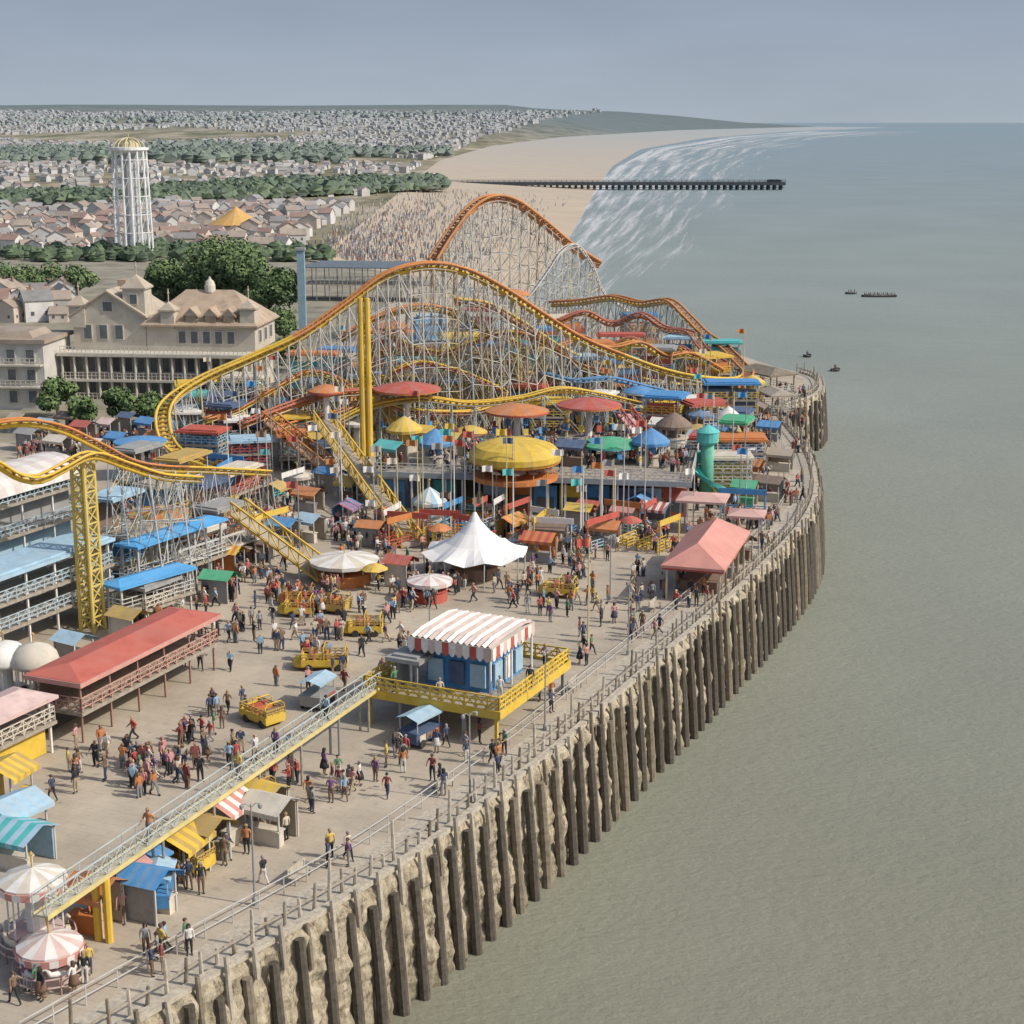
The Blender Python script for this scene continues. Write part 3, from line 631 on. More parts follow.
# ================================================================== generic builders
def shelter(name,label,cat,loc,rz,L,Wd,h,roofm,postm=None,rise=.5,floor=None,kind='hip',front=None,group=None,railm=None,cross=False,pw=.16):
    t=thing(name,label,cat,loc,rz,group); postm=postm or steel
    n=max(1,int(L/3.2))
    for sx in(-1,1):
        for i in range(n+1):
            y=-L/2+.2+(L-.4)*i/n; MB().beam((sx*(Wd/2-.2),y,0),(sx*(Wd/2-.2),y,h),pw,pw).build('post',postm,t)
    if kind=='hip': hip(-Wd/2,Wd/2,-L/2,L/2,h,rise,min(L,Wd)*.45,.3).build('roof',roofm,t)
    elif kind=='gable': gable(-Wd/2,Wd/2,-L/2,L/2,h,rise,.35).build('roof',[roofm,roofm],t)
    elif kind=='flat': MB().box((0,0,h+.15),(Wd+.6,L+.6,.3)).box((0,0,h+.38),(Wd-.2,L-.2,.16)).build('roof',roofm,t)
    elif kind=='vault':
        m=MB(); nn=8
        for k in range(nn):
            a0,a1=pi*k/nn,pi*(k+1)/nn
            for j in range(int(L)):
                y0,y1=-L/2+j*L/int(L),-L/2+(j+1)*L/int(L)
                m.add([(-math.cos(a0)*Wd*.55,y0,h+math.sin(a0)*rise),(-math.cos(a0)*Wd*.55,y1,h+math.sin(a0)*rise),(-math.cos(a1)*Wd*.55,y1,h+math.sin(a1)*rise),(-math.cos(a1)*Wd*.55,y0,h+math.sin(a1)*rise)],[(3,2,1,0)],j%2)
        for s in(-1,1):
            m.add([(-math.cos(pi*k/nn)*Wd*.55,s*L/2,h+math.sin(pi*k/nn)*rise) for k in range(nn+1)],[tuple(range(nn+1)) if s<0 else tuple(reversed(range(nn+1)))],0)
        m.build('roof',roofm,t)
    if floor:
        for i,z in enumerate(floor):
            MB().box((0,0,z-.12),(Wd+.3,L+.3,.24)).build('floor',timber,t)
            x,y=Wd/2+.05,L/2+.05
            MB().rail([(-x,-y,z),(x,-y,z),(x,y,z),(-x,y,z),(-x,-y,z)],1.05,1.1,.035,3,cross=cross).build('railing',railm or steel,t)
    if front: MB().box((-Wd/2+.35,0,h*.45),(.2,L-.8,h*.9)).build('back_panel',front,t)
    return t
def stall(px,py,c1,c2=None,w=3.,d=2.4,h=2.4,z=0.,rz=None,lbl=None):
    rz=AX+R.choice([0,pi/2,pi,0])+R.uniform(-.15,.15) if rz is None else rz
    t=thing('market_stall',lbl or lab('stall with '+desc(c1,c2,'awning'),px,py),'stall',P(px,py,z),rz)
    for sx in(-1,1):
        for sy in(-1,1): MB().beam((sx*(w/2-.1),sy*(d/2-.1),0),(sx*(w/2-.1),sy*(d/2-.1),h),.1).build('post',steel,t)
    MB().box((0,-d/2+.35,.5),(w-.3,.6,1.)).box((0,-d/2+.33,1.03),(w-.1,.75,.08)).build('counter',pc(R.choice([c1,'brown','cream','grey'])),t)
    MB().box((0,d/2-.2,h/2),(w-.25,.1,h-.1)).build('back_panel',pc(c2 if c2 and c2!='white' else R.choice(['cream','tan','grey'])),t)
    m=MB(); n=8
    for k in range(n):
        x0,x1=-w/2-.2+(w+.4)*k/n,-w/2-.2+(w+.4)*(k+1)/n
        m.add([(x0,-d/2-.4,h-.1),(x1,-d/2-.4,h-.1),(x1,0,h+.55),(x0,0,h+.55),(x1,d/2+.25,h-.05),(x0,d/2+.25,h-.05),(x0,-d/2-.4,h-.4),(x1,-d/2-.4,h-.4)],[(0,1,2,3),(3,2,4,5),(6,7,1,0)],k%2)
    m.build('awning',two(c1,c2),t)
    return t
def kiosk(px,py,c1,c2=None,r=2.,h=2.6,z=0.,dome=False,body='cream',lbl=None,roofh=1.5,name='round_kiosk',cat='kiosk'):
    t=thing(name,lbl or lab('round kiosk with '+desc(c1,c2,'roof'),px,py),cat,P(px,py,z),R.uniform(0,1))
    n=16
    MB().lathe([(r*.82,0),(r*.82,1.),(r*.9,1.02),(r*.9,1.12),(r*.4,1.12)],n).build('counter_wall',pc(body),t)
    MB().tube((0,0,0),(0,0,h),r*.3,n=10).build('core',pc(c1),t)
    for k in range(8):
        a=2*pi*k/8; MB().tube((r*.85*math.cos(a),r*.85*math.sin(a),1.),(r*.85*math.cos(a),r*.85*math.sin(a),h),.05,n=5).build('post',pc('white'),t)
    pr=[(r*1.08,h-.35),(r*1.1,h),(r*.75,h+roofh*.4),(r*.35,h+roofh*.75),(.05,h+roofh)] if not dome else [(r*1.05,h-.3),(r*1.06,h),(r*.95,h+roofh*.45),(r*.7,h+roofh*.8),(r*.3,h+roofh),(.05,h+roofh*1.05)]
    MB().lathe(pr,n,mi=0,alt=(1,1)).build('roof',two(c1,c2),t,smooth=dome)
    MB().tube((0,0,h+roofh*.95),(0,0,h+roofh+.7),.05).lathe([(.02,h+roofh+.6),(.14,h+roofh+.75),(.02,h+roofh+.9)],8).build('finial',pc('gold'),t)
    return t
def parasol(px,py,c1,c2=None,z=0.):
    t=thing('parasol_table',lab('cafe table under '+desc(c1,c2,'parasol'),px,py),'parasol',P(px,py,z),R.uniform(0,1))
    MB().tube((0,0,0),(0,0,2.6),.035).build('pole',steel,t)
    MB().lathe([(1.25,2.05),(.75,2.35),(.05,2.6)],12,mi=0,alt=(1,1),scallop=.07).build('canopy',two(c1,c2),t)
    MB().lathe([(.5,.72),(.5,.76),(.02,.77)],12).build('table_top',pc('white'),t)
    for k in range(3):
        a=2*pi*k/3+.3; x,y=.85*math.cos(a),.85*math.sin(a)
        MB().lathe([(.2,.43),(.2,.47),(.02,.48)],8,(x,y,0)).tube((x,y,0),(x,y,.44),.04).build('stool',steelg,t)
wheelme=MB().lathe([(.05,-.06),(.28,-.07),(.32,-.03),(.32,.03),(.28,.07),(.05,.06)],14).mesh('wheel',rubber)
def cart(px,py,c1,c2,L=3.4,z=0.,rz=None,lbl=None,h=2.1):
    rz=AX+R.uniform(-.5,.5) if rz is None else rz
    t=thing('food_cart',lbl or lab('wheeled %s cart with %s canopy'%(cn(c1),cn(c2)),px,py),'cart',P(px,py,z),rz)
    MB().box((0,0,.75),(1.6,L,.75),tp=1.06).box((0,0,1.15),(1.8,L+.15,.08)).build('body',pc(c1),t)
    for k in range(3): MB().box((.85,-L/2+.6+k*(L-1.2)/2,.76),(.07,.7,.42)).build('side_panel',pc(['cream','brown','red'][k]),t)
    for sx in(-1,1):
        for sy in(-1,1): MB().beam((sx*.75,sy*(L/2-.15),1.1),(sx*.75,sy*(L/2-.15),h),.06).build('post',steel,t)
    m=MB(); n=8
    for k in range(n):
        y0,y1=-L/2-.1+(L+.2)*k/n,-L/2-.1+(L+.2)*(k+1)/n
        m.add([(-.95,y0,h),(-.95,y1,h),(0,y1,h+.3),(0,y0,h+.3),(.95,y0,h),(.95,y1,h),(.95,y0,h-.15),(.95,y1,h-.15)],[(0,3,2,1),(3,4,5,2),(4,6,7,5)],k%2)
    m.build('canopy',[pc(c2),pcf(c2)],t)
    for sx in(-1,1):
        for sy in(-1,1):
            o=link('wheel',wheelme,t); o.location=(sx*.86,sy*(L/2-.55),.32); o.rotation_euler=(0,pi/2,0)
def opencar(px,py,c1,L=3.2,nrow=3):
    rz=AX+pi/2+R.uniform(-.5,.5)
    t=thing('open_car',lab('low open %s ride car'%cn(c1),px,py),'ride car',P(px,py),rz); w=1.7
    m=MB(); m.box((0,0,.38),(w,L,.14)); m.box((-w/2,0,.68),(.1,L,.5)).box((w/2,0,.68),(.1,L,.5)).box((0,L/2-.05,.78),(w-.12,.12,.7)).box((0,-L/2+.05,.72),(w-.12,.12,.6))
    m.lathe([(.75,.3),(.8,.6),(.5,1.02),(.05,1.05)],12,(0,L/2,0)); m.build('body',pc(c1),t)
    MB().rail([(-w/2,-L/2,.93),(w/2,-L/2,.93),(w/2,L/2,.93),(-w/2,L/2,.93),(-w/2,-L/2,.93)],.45,.55,.03,2,cross=True).build('frame_rail',pc('gold'),t)
    for k in range(nrow):
        y=-L/2+.7+k*(L-1.3)/max(1,nrow-1)
        MB().box((0,y,.72),(w-.25,.5,.14)).box((0,y-.27,1.05),(w-.25,.1,.6)).build('seat',pc(['brown','orange','red'][k%3]),t)
    MB().path([(-w/2,0,.9),(-w/2,0,1.7),(-w/2+.3,0,1.95),(w/2-.3,0,1.95),(w/2,0,1.7),(w/2,0,.9)],.05).build('hoop',pc(c1),t)
    MB().path([(-w/2,-L/2+.1,.9),(-w/2,-L/2+.1,1.6),(-w/2+.3,-L/2+.1,1.85),(w/2-.3,-L/2+.1,1.85),(w/2,-L/2+.1,1.6),(w/2,-L/2+.1,.9)],.05).build('hoop',pc(c1),t)
    for sx in(-1,1):
        for sy in(-1,1):
            o=link('wheel',wheelme,t); o.location=(sx*.84,sy*(L/2-.6),.32); o.rotation_euler=(0,pi/2,0)
def saucer(px,by,py,wpx,c1,c2,lbl,z=0.,th=.9,nseat=10):
    top=E(px,py,by); r=wpx/2/F*top.y*1.03; h=top.z
    t=thing('saucer_ride',lbl,'ride',(top.x,top.y,z)); h-=z
    MB().lathe([(r*.5,0),(r*.5,.5),(.6,.7)],20).build('base',pc('grey'),t)
    MB().tube((0,0,.4),(0,0,h),.45,.35,n=10).build('mast',pc('white'),t)
    MB().lathe([(.3,h-th*.9),(r*.7,h-th*.35),(r,h-th*.1),(r,h+th*.12),(r*.8,h+th*.4),(r*.4,h+th*.8),(.1,h+th)],28,alt=(1,2)).build('roof',[pc(c1),pcf(c1)],t)
    MB().lathe([(r*1.01,h-th*.18),(r*1.015,h+th*.02)],28).build('rim',pc(c2),t)
    for k in range(nseat):
        a=2*pi*k/nseat; x,y=r*.85*math.cos(a),r*.85*math.sin(a)
        s=MB().box((x,y,h*.42),(.6,.6,.12),rz=a).box((x*1.04,y*1.04,h*.42+.35),(.1,.6,.7),rz=a).build('swing_seat',pc(R.choice(['red','blue','yellow'])),t)
        MB().beam((x,y,h*.42),(x*.96,y*.96,h-th*.2),.04).build('chain',steelg,s)
    return t
def cups(px,py,c1,r=3.,lbl=None,z=0.):
    t=thing('spinning_cup_ride',lbl or lab('cup ride with %s deck'%cn(c1),px,py),'ride',P(px,py,z),R.random())
    MB().lathe([(r,0),(r,.4),(r*.96,.45),(.1,.45)],24).build('deck',pc(c1),t)
    MB().rail(ringpts(r*.98,.4,18),.8,1.1,.03,2).build('railing',pc('white'),t)
    MB().lathe([(.5,.4),(.35,1.4),(.6,1.7),(.05,2.6)],12).build('centre_post',pc('gold'),t)
    for k in range(6):
        a=2*pi*k/6; x,y=r*.62*math.cos(a),r*.62*math.sin(a)
        MB().lathe([(.3,.46),(.62,.7),(.68,1.15),(.6,1.15),(.5,.75)],12,(x,y,0)).build('cup',pc(['red','blue','yellow','orange','teal','white'][k]),t)
def queue(px,py,c1,n=4,L=4.5):
    t=thing('queue_railing',lab('zigzag %s queue railing'%cn(c1),px,py),'railing',P(px,py),R.choice([AX,AX+pi/2])+R.uniform(-.3,.3)); pts=[]
    for k in range(n):
        y=k*1.2; pts+=[(-L/2,y,0),(L/2,y,0)] if k%2==0 else [(L/2,y,0),(-L/2,y,0)]
    MB().rail(pts,1.,1.1,.045,3).build('rail',pc(c1),t)
    m=MB()
    for x in(-L/2,L/2): m.tube((x,-.3,0),(x,-.3,3.4),.07)
    m.beam((-L/2-.2,-.3,3.2),(L/2+.2,-.3,3.2),.1,.6); m.build('gateway',pc(R.choice(['red','yellow','blue','orange','white'])),t)
def lamp(px,py,h=6.,lbl=None,z=0):
    t=thing('lamp_post',lbl or lab('slim grey lamp post with twin lanterns',px,py),'lamp post',P(px,py,z),R.uniform(0,3))
    MB().tube((0,0,0),(0,0,h),.07,.04,n=8).lathe([(.16,0),(.14,.4),(.08,.5)],8).build('pole',steelg,t)
    for s in(-1,1):
        MB().path([(0,0,h-.2),(s*.25,0,h+.03),(s*.5,0,h)],.025).build('arm',steelg,t)
        MB().lathe([(.04,h-.3),(.12,h-.22),(.13,h-.05),(.03,h+.02)],8,(s*.5,0,0)).build('lantern',pc('grey'),t)
def flag(px,py,h,c,lbl=None,z=0.):
    t=thing('flag_pole',lbl or lab('tall thin pole with %s flag'%cn(c),px,py),'flag',P(px,py,z),R.uniform(-.3,.3)+pi)
    MB().tube((0,0,0),(0,0,h),.08,.05,n=6).build('pole',R.choice([steel,steelg,pc('white'),lat_y]),t)
    vs=[];fs=[]
    for k in range(7):
        y=.12*math.sin(k*1.3); vs+=[(k*.18,y,h-.1),(k*.18,y+.04,h-.75)]
    for k in range(6): fs.append((2*k,2*k+1,2*k+3,2*k+2))
    MB().add(vs,fs).build('flag',pc(c),t)
def bench(px,py,rz,lbl):
    t=thing('park_bench',lbl,'bench',P(px,py),rz,'benches on the promenade')
    MB().box((0,0,.45),(1.8,.45,.06)).build('seat',timberl,t); MB().box((0,.24,.75),(1.8,.06,.45)).build('backrest',timberl,t)
    for s in(-1,1): MB().beam((s*.75,-.18,0),(s*.75,-.18,.43),.07).beam((s*.75,.22,0),(s*.75,.22,.9),.07).build('leg',steelg,t)
# ================================================================== ROLLER COASTERS
ornm=mat('orange track paint',(.56,.22,.055),sc=.5,var=.2); yelm=mat('yellow track paint',(.66,.43,.04),sc=.5,var=.18); redt=mat('red track paint',(.43,.13,.07),sc=.5); tiem=mat('rusty tie',(.37,.165,.07),sc=1,var=.3); lattice=mat('white lattice paint',(.54,.53,.49),rough=.6,sc=.4,dirt=.3)
lat_y=mat('pale yellow lattice paint',(.58,.49,.24),rough=.6,sc=.4); lat_b=mat('pale blue lattice paint',(.36,.45,.50),rough=.6,sc=.4); lat_t=mat('tan lattice paint',(.44,.36,.27),rough=.6,sc=.4)
whm=mat('white track paint',(.62,.60,.56),sc=.5)
def coaster(label,pix,railm,spm,sc,step,supm,r=.085,brace=True,supports=True,base=0.,skip=None,mf=None):
    pts=[E(*p) for p in pix]; C=catmull(pts,.8); n=len(C)
    root=thing('roller_coaster',label,'roller coaster',(C[0].x,C[0].y,0))
    sd=[]
    for i in range(n):
        tt=C[min(i+2,n-1)]-C[max(i-2,0)]; s=Vector((tt.y,-tt.x,0)); s=s.normalized() if s.length>1e-3 else Vector((1,0,0)); sd.append(s)
    up=Vector((0,0,1)); rm=railm if isinstance(railm,list) else [railm]
    for k in(-1,1): MB().path([C[i]+sd[i]*k*.62*sc+up*.18*sc for i in range(n)],.15*sc,6,0,None,mf).build('rail',rm,root,True,True)
    MB().path([C[i]-up*.38*sc for i in range(n)],.27*sc,8).build('spine',spm,root,True,True)
    m=MB()
    for i in range(0,n):
        m.beam(C[i]-sd[i]*.66*sc+up*.06*sc,C[i]+sd[i]*.66*sc+up*.06*sc,.2*sc,.14*sc,1 if (mf and mf(i/n)) else 0)
        if i%2==0:
            m.beam(C[i]-up*.35*sc,C[i]+sd[i]*.62*sc+up*.1*sc,.12*sc); m.beam(C[i]-up*.35*sc,C[i]-sd[i]*.62*sc+up*.1*sc,.12*sc)
    m.build('cross_ties',[tiem,mat('yellow tie',(.50,.32,.05))],root,world=True)
    if supports:
        st=int(step/.8); prev=None; cnt=0; rj=random.Random(len(label))
        for i in range(1,n,st):
            if skip and skip(i/n): prev=None; continue
            p=C[i]; h=p.z-base-.4*sc
            if h<1: prev=None; continue
            s=sd[i]; m=MB(); top=[p+s*k*.5*sc-up*.4*sc for k in(-1,1)]
            bot=[Vector((p.x,p.y,base))+s*k*(.55*sc+(.06+.06*rj.random())*h) for k in(-1,1)]
            for a,b in zip(bot,top): m.tube(a,b,r*1.15,r,5)
            nl=max(1,int(h/3.2)); L=[[bot[k].lerp(top[k],j/nl) for j in range(nl+1)] for k in(0,1)]
            for j in range(nl):
                m.tube(L[0][j+1],L[1][j+1],r*.7,n=4)
                m.tube(L[0][j],L[1][j+1],r*.55,n=4)
                if j%2==0: m.tube(L[1][j],L[0][j+1],r*.55,n=4)
            m.build('support',supm if rj.random()<.74 else rj.choice([lat_y,lat_t,steelg,lat_b]),root,world=True); cnt+=1
            if brace and prev:
                m=MB()
                q0=min(len(prev[0]),len(L[0]))-1
                m.tube(prev[0][q0],L[1][q0],r*.5,n=4); m.tube(prev[1][q0],L[0][q0],r*.5,n=4)
                for k in(0,1):
                    a=prev[k]; b=L[k]; q=min(len(a),len(b))
                    for j in range(1,q): m.tube(a[j],b[j],r*.6,n=4)
                    for j in range(q-1):
                        if (j+cnt)%2: m.tube(a[j],b[j+1],r*.5,n=4)
                        else: m.tube(b[j],a[j+1],r*.5,n=4)
                m.build('brace',supm if rj.random()<.8 else rj.choice([lat_y,lat_t,lat_b]),root,world=True)
            prev=L
    return root
coaster('big orange and yellow roller coaster with long central hill',
 [(262,474,478),(215,468,474),(176,452,468),(163,428,462),(168,403,456),(200,380,451),(250,358,447),(300,335,444),(345,304,441),(385,275,439),(425,264.5,437),(462,269,435),(500,287,432),(540,313,429),(580,338,426),(620,355,422),(665,371,417),(705,378.5,411),(738,380,404),(748,374,394),(740,364,386),(722,346,379),(704,334,375),(688,318,371),(668,301,367),(640,303,364),(612,297,361),(580,301,358),(548,303,355)],
 [ornm,yelm],yelm,1.35,2.4,lattice,.095,mf=lambda u:1 if u<.22 or .5<u<.66 else 0)
coaster('second yellow rail running low beneath the big coaster hill',[(455,300,428),(490,305,426),(525,325,424),(560,348,421),(600,366,417),(640,379,412),(680,385,407),(715,384,402)],yelm,ornm,1.25,3.2,lattice,.09)
coaster('tall rear orange coaster hump with white trestle against the beach',[(432,262,345),(448,237,343),(468,211,341),(490,197.5,339),(514,201,337),(542,221,335),(572,246,333),(600,264,331)],ornm,ornm,1.8,2.6,lattice,.12)
coaster('small looping orange and yellow coaster in the middle of the park',[(372,352,425),(420,350,424),(470,355,421),(506,360,417),(517,371,416),(500,384,420),(455,383,426),(410,377,431),(372,381,436),(352,391,440)],[ornm,yelm],yelm,1.3,2.8,lat_y,.085,mf=lambda u:1 if u>.5 else 0)
coaster('low dark red coaster run left of the big red saucer',[(240,425,462),(272,412,458),(300,402,454),(335,393,450),(380,390,446)],redt,ornm,1.1,2.6,lattice,.085)
coaster('lower orange coaster wave inside the big coaster',[(340,338,432),(380,316,429),(420,306,427),(460,314,425),(500,336,422),(540,350,419),(580,342,416),(610,348,414),(640,343,412),(665,356,410),(690,354,408),(722,371,404)],ornm,yelm,1.15,3.,lat_t,.085)
coaster('dark orange coaster run stepping down inside the right hand trestle',[(556,322,374),(585,312,373),(612,323,373),(640,314,374),(664,328,377),(690,333,380),(704,350,386),(730,368,395)],redt,ornm,1.15,2.6,lattice,.09)
coaster('low yellow coaster ripple behind the saucer rides',[(330,425,453),(370,406,450),(420,398,448),(470,403,446),(520,398,443),(560,389,440),(600,394,436),(650,404,430),(700,399,420)],yelm,yelm,.95,3.2,lat_b,.08)
coaster('white coaster arc climbing below the rear orange hump',[(500,318,352),(525,300,350),(545,274,348),(560,252,346),(576,245,344),(590,262,343),(604,292,342),(630,312,342)],whm,whm,.7,3.6,lattice,.08)
coaster('short yellow and orange coaster dip right of the tall mast',[(385,330,434),(410,345,433),(440,352,432),(470,342,431),(505,332,429),(540,340,427),(580,365,424),(620,372,420)],[yelm,ornm],ornm,1.0,3.,lat_y,.08,mf=lambda u:1 if u>.5 else 0)
coaster('small red coaster ripple inside the right trestle',[(560,345,392),(582,336,391),(606,346,390),(632,338,390),(656,352,391),(680,347,393),(700,362,395),(722,376,399)],redt,yelm,.9,2.6,lat_b,.08)
coaster('orange kiddie coaster weaving left of the tall mast',[(205,420,455),(240,408,450),(280,385,446),(310,372,443),(340,380,441),(356,400,444),(340,412,450),(300,420,456),(262,432,462)],ornm,yelm,.9,2.6,lat_y,.08)
coaster('yellow kiddie coaster winding beneath the crest of the big coaster',[(390,372,440),(420,362,438),(450,368,436),(478,378,434),(505,394,433),(480,410,438),(440,412,443),(400,408,447),(380,396,446)],yelm,redt,.8,2.6,lat_t,.075)
coaster('blue and orange low coaster behind the green saucer',[(540,372,428),(575,380,428),(610,378,427),(645,386,426),(675,394,424),(700,410,424),(670,418,430),(630,412,434),(590,404,436)],[ornm,mat('blue track paint',(.10,.27,.50))],mat('blue track paint',(.10,.27,.50)),.8,2.6,lattice,.075,mf=lambda u:1 if u<.4 else 0)
coaster('orange coaster track crossing the left edge above the white stand',[(-40,436,655),(-5,424,650),(30,421,645),(62,428,636),(95,444,622),(128,461,602),(160,467,582),(210,469,550),(270,472,520)],[ornm,yelm],yelm,.8,3.2,lattice,.055,mf=lambda u:1 if u>.62 else 0,skip=lambda u:u<.3,brace=True)
coaster('thick yellow coaster track dipping at the left edge by the yellow tower',[(-40,448,668),(-8,460,662),(18,475,656),(40,478,652),(62,468,645),(92,454,634),(125,464,622),(160,475,606),(200,478,590)],yelm,yelm,.8,3.,lattice,.06,skip=lambda u:u<.62)
def lat_tower(px,by,ptop,wd,label,ym=yelm,rr=.22):
    b=P(px,by); top=E(px,ptop,by); h=top.z; t=thing('support_tower',label,'tower',b,AX); q=wd/2
    for sx in(-1,1):
        for sy in(-1,1): MB().tube((sx*q,sy*q,0),(sx*q*.9,sy*q*.9,h),rr,n=8).build('column',ym,t)
    m=MB(); n=int(h/1.3)
    for j in range(n):
        z0,z1=h*j/n,h*(j+1)/n
        for (a,b2) in(((-q,-q),(q,-q)),((q,-q),(q,q)),((q,q),(-q,q)),((-q,q),(-q,-q))):
            m.beam((*a,z1),(*b2,z1),.12); m.beam((*a,z0),(*b2,z1),.09); m.beam((*b2,z0),(*a,z1),.09)
    m.build('bracing',ym,t); return t
lat_tower(93,630,459,1.4,'thick yellow lattice tower holding up the left coaster track',mat('pale yellow tower paint',(.62,.47,.11),sc=.5),.16)
b=P(367,456); top=E(367,298,456); t=thing('support_mast','tall thick yellow mast carrying the crest of the big coaster','mast',b)
for s in(-1,1): MB().tube((s*.42,0,0),(s*.42,0,top.z),.42,.36,n=10).build('column',yelm,t)
m=MB()
for j in range(9): m.beam((-.55,0,1.5+j*2.2),(.55,0,1.5+j*2.2),.25)
m.build('cross_bar',yelm,t)
def ramp(label,a,b,wd,deckm,sidem,name='truss_ramp',cat='ramp',h=1.2,supm=None,sag=0):
    A=E(*a);B=E(*b); t=thing(name,label,cat,(A.x,A.y,0)); d=(B-A); s=Vector((d.y,-d.x,0)).normalized()*(wd/2); n=max(4,int(d.length/1.3)); up=Vector((0,0,1))
    pt=[A.lerp(B,i/n)-up*sag*math.sin(pi*i/n) for i in range(n+1)]
    m=MB()
    for p,q in zip(pt,pt[1:]): m.add([p-s,p+s,q+s,q-s,p-s-up*.2,p+s-up*.2,q+s-up*.2,q-s-up*.2],[(0,1,2,3),(7,6,5,4),(0,4,5,1),(1,5,6,2),(2,6,7,3),(3,7,4,0)])
    m.build('deck',deckm,t,world=True)
    for k in(-1,1):
        m=MB()
        for i,(p,q) in enumerate(zip(pt,pt[1:])):
            P0,Q0=p+s*k*1.03,q+s*k*1.03
            m.beam(P0+up*h,Q0+up*h,.16); m.beam(P0-up*.15,Q0-up*.15,.18); m.beam(P0-up*.1,P0+up*h,.09); m.beam(P0 if i%2 else Q0,(Q0 if i%2 else P0)+up*h,.08)
        m.build('side_truss',sidem,t,world=True)
    for i in range(1,n,3):
        p=pt[i]
        if p.z>1.5:
            m=MB()
            for k in(-1,1): m.tube((p.x+s.x*k,p.y+s.y*k,0),p+s*k,.1,n=5)
            m.beam((p.x-s.x,p.y-s.y,p.z*.5),(p.x+s.x,p.y+s.y,p.z*.5),.1); m.build('support',supm or lattice,t,world=True)
    return t
ramp('steep yellow truss ramp descending toward the white tent',(322,420,470),(412,545,548),2.,pc('tan'),yelm)
ramp('lower yellow truss ramp coming down beside the blue awnings',(238,512,562),(326,578,583),1.8,pc('tan'),yelm)
ramp('red ramp sloping down right of the green saucer',(624,414,455),(668,467,480),1.6,pc('pale_pink'),pc('red'))
ramp('short yellow slide behind the tall yellow mast',(366,392,440),(404,432,450),1.5,pc('yellow'),yelm,'slide','slide',.5)
ramp('grey footbridge with railings behind the blue awnings',(168,562,600),(252,535,560),2.2,timber,steel,'footbridge','bridge',1.1)
ramp('orange truss ramp left of the tall yellow mast',(268,420,458),(330,470,490),1.5,pc('tan'),ornm)
b=P(303,330); zt=E(303,250,330).z; t=thing('blue_column','tall plain blue column beside the tree clump','column',b)
MB().box((0,0,zt/2),(1.5,1.5,zt)).build('shaft',mat('hazy blue',(.22,.34,.42)),t); MB().box((0,0,zt+.2),(2.,2.,.5)).build('capital',pc('grey'),t)
c=P(372,300)
shelter('long_shed','long dark roofed viewing shed behind the big coaster','shed',(c.x,c.y,0),pi/2-.12,32,9,8.2,mat('dark blue roof',(.10,.135,.17)),steelg,1.2,[4.2])
b=P(430,372); z=E(430,318,372).z; t=thing('blue_tower_block','boxy sky blue ride tower below the coaster crest','tower',b,.2)
MB().box((0,0,z/2),(5.2,4.5,z)).build('body',mat('sky blue panel',(.14,.38,.62),sc=.3),t)
for k in range(3): MB().box((0,0,z*(k+1)/3.2),(5.5,4.8,.3)).build('band',pc('light_blue'),t)
MB().box((0,0,z+.3),(4,3.4,.6)).build('cap',pc('light_blue'),t)
# ================================================================== LONG DECK BUILDING
A=P(376,510);B=P(690,522); L=(B-A).length; rz=math.atan2(B.y-A.y,B.x-A.x); DH=4.3
t=thing('deck_building','long two level deck building with blue bays in the park middle','building',A,rz)
MB().box((L/2,9,DH-.2),(L,18,.4)).build('upper_deck',timber,t)
MB().box((L/2,17,DH/2-.2),(L,.3,DH-.4)).build('back_wall',pc('navy'),t)
MB().box((L/2,-.12,DH-.15),(L+.2,.2,.6)).build('fascia',mat('fascia blue grey',(.27,.31,.34)),t)
for i in range(19):
    x=.3+i*(L-.6)/18; MB().beam((x,.1,0),(x,.1,DH-.3),.2).build('column',pc('white'),t)
for i in range(12):
    x=.3+(i+.5)*(L-.6)/12
    if i in(3,): continue
    MB().box((x,1.4+(i%3)*.4,1.6),((L-.6)/12-.25,.25,3.2)).build('bay_panel',pc(['blue','navy','teal','blue','light_blue','orange','blue','yellow','blue','navy','light_blue','red'][i]),t)
    MB().box((x,1.2+(i%3)*.4,1.2),((L-.6)/12-1.0,.12,1.3)).build('bay_window',glass,t)
MB().rail([(0,0,DH),(L,0,DH),(L,17.8,DH),(0,17.8,DH),(0,0,DH)],1.1,1.3,.045,3,cross=True).build('railing',lattice,t)
saucer(407,448,389,66,'red','orange','largest red saucer roof ride standing left of centre')
saucer(517,478,411,63,'orange','red','orange red saucer roof ride just above the yellow carousel',DH)
saucer(589,476,405,64,'red','orange','bright red saucer roof ride right of the yellow carousel',DH)
saucer(610,497,444,60,'green','teal','low green saucer roof ride on the deck building',DH,.8)
saucer(392,420,327,38,'orange','red','small distant orange saucer roof beside the blue tower block')
saucer(326,455,391,36,'orange','red','small orange saucer roof left of the tall yellow mast')
saucer(512,372,294,36,'orange','gold','far orange saucer roof tucked under the rear coaster')
saucer(140,478,441,52,'blue','teal','wide low blue saucer roof in front of the cream hotel',0,.5)
saucer(640,430,392,34,'blue','white','small blue saucer roof below the right coaster run')
saucer(470,448,432,34,'yellow','orange','small yellow saucer roof left of the yellow carousel')
o=P(515,478,DH); t=thing('carousel','bright yellow domed carousel on the front of the deck building','carousel',o)
r=45/F*o.y*1.03
MB().lathe([(r*.95,0),(r*.95,.5),(.1,.5)],24).build('platform',pc('orange'),t)
MB().lathe([(r*.98,1.9),(r*1.02,2.2),(r*1.02,2.8),(r*.86,3.6),(r*.55,4.1),(r*.2,4.35),(.05,4.4)],32,alt=(1,1)).build('roof',[pc('yellow'),mat('carousel gold',(.57,.38,.05))],t)
MB().lathe([(r*.9,1.75),(r*1.0,1.88)],32).build('valance',pc('orange'),t)
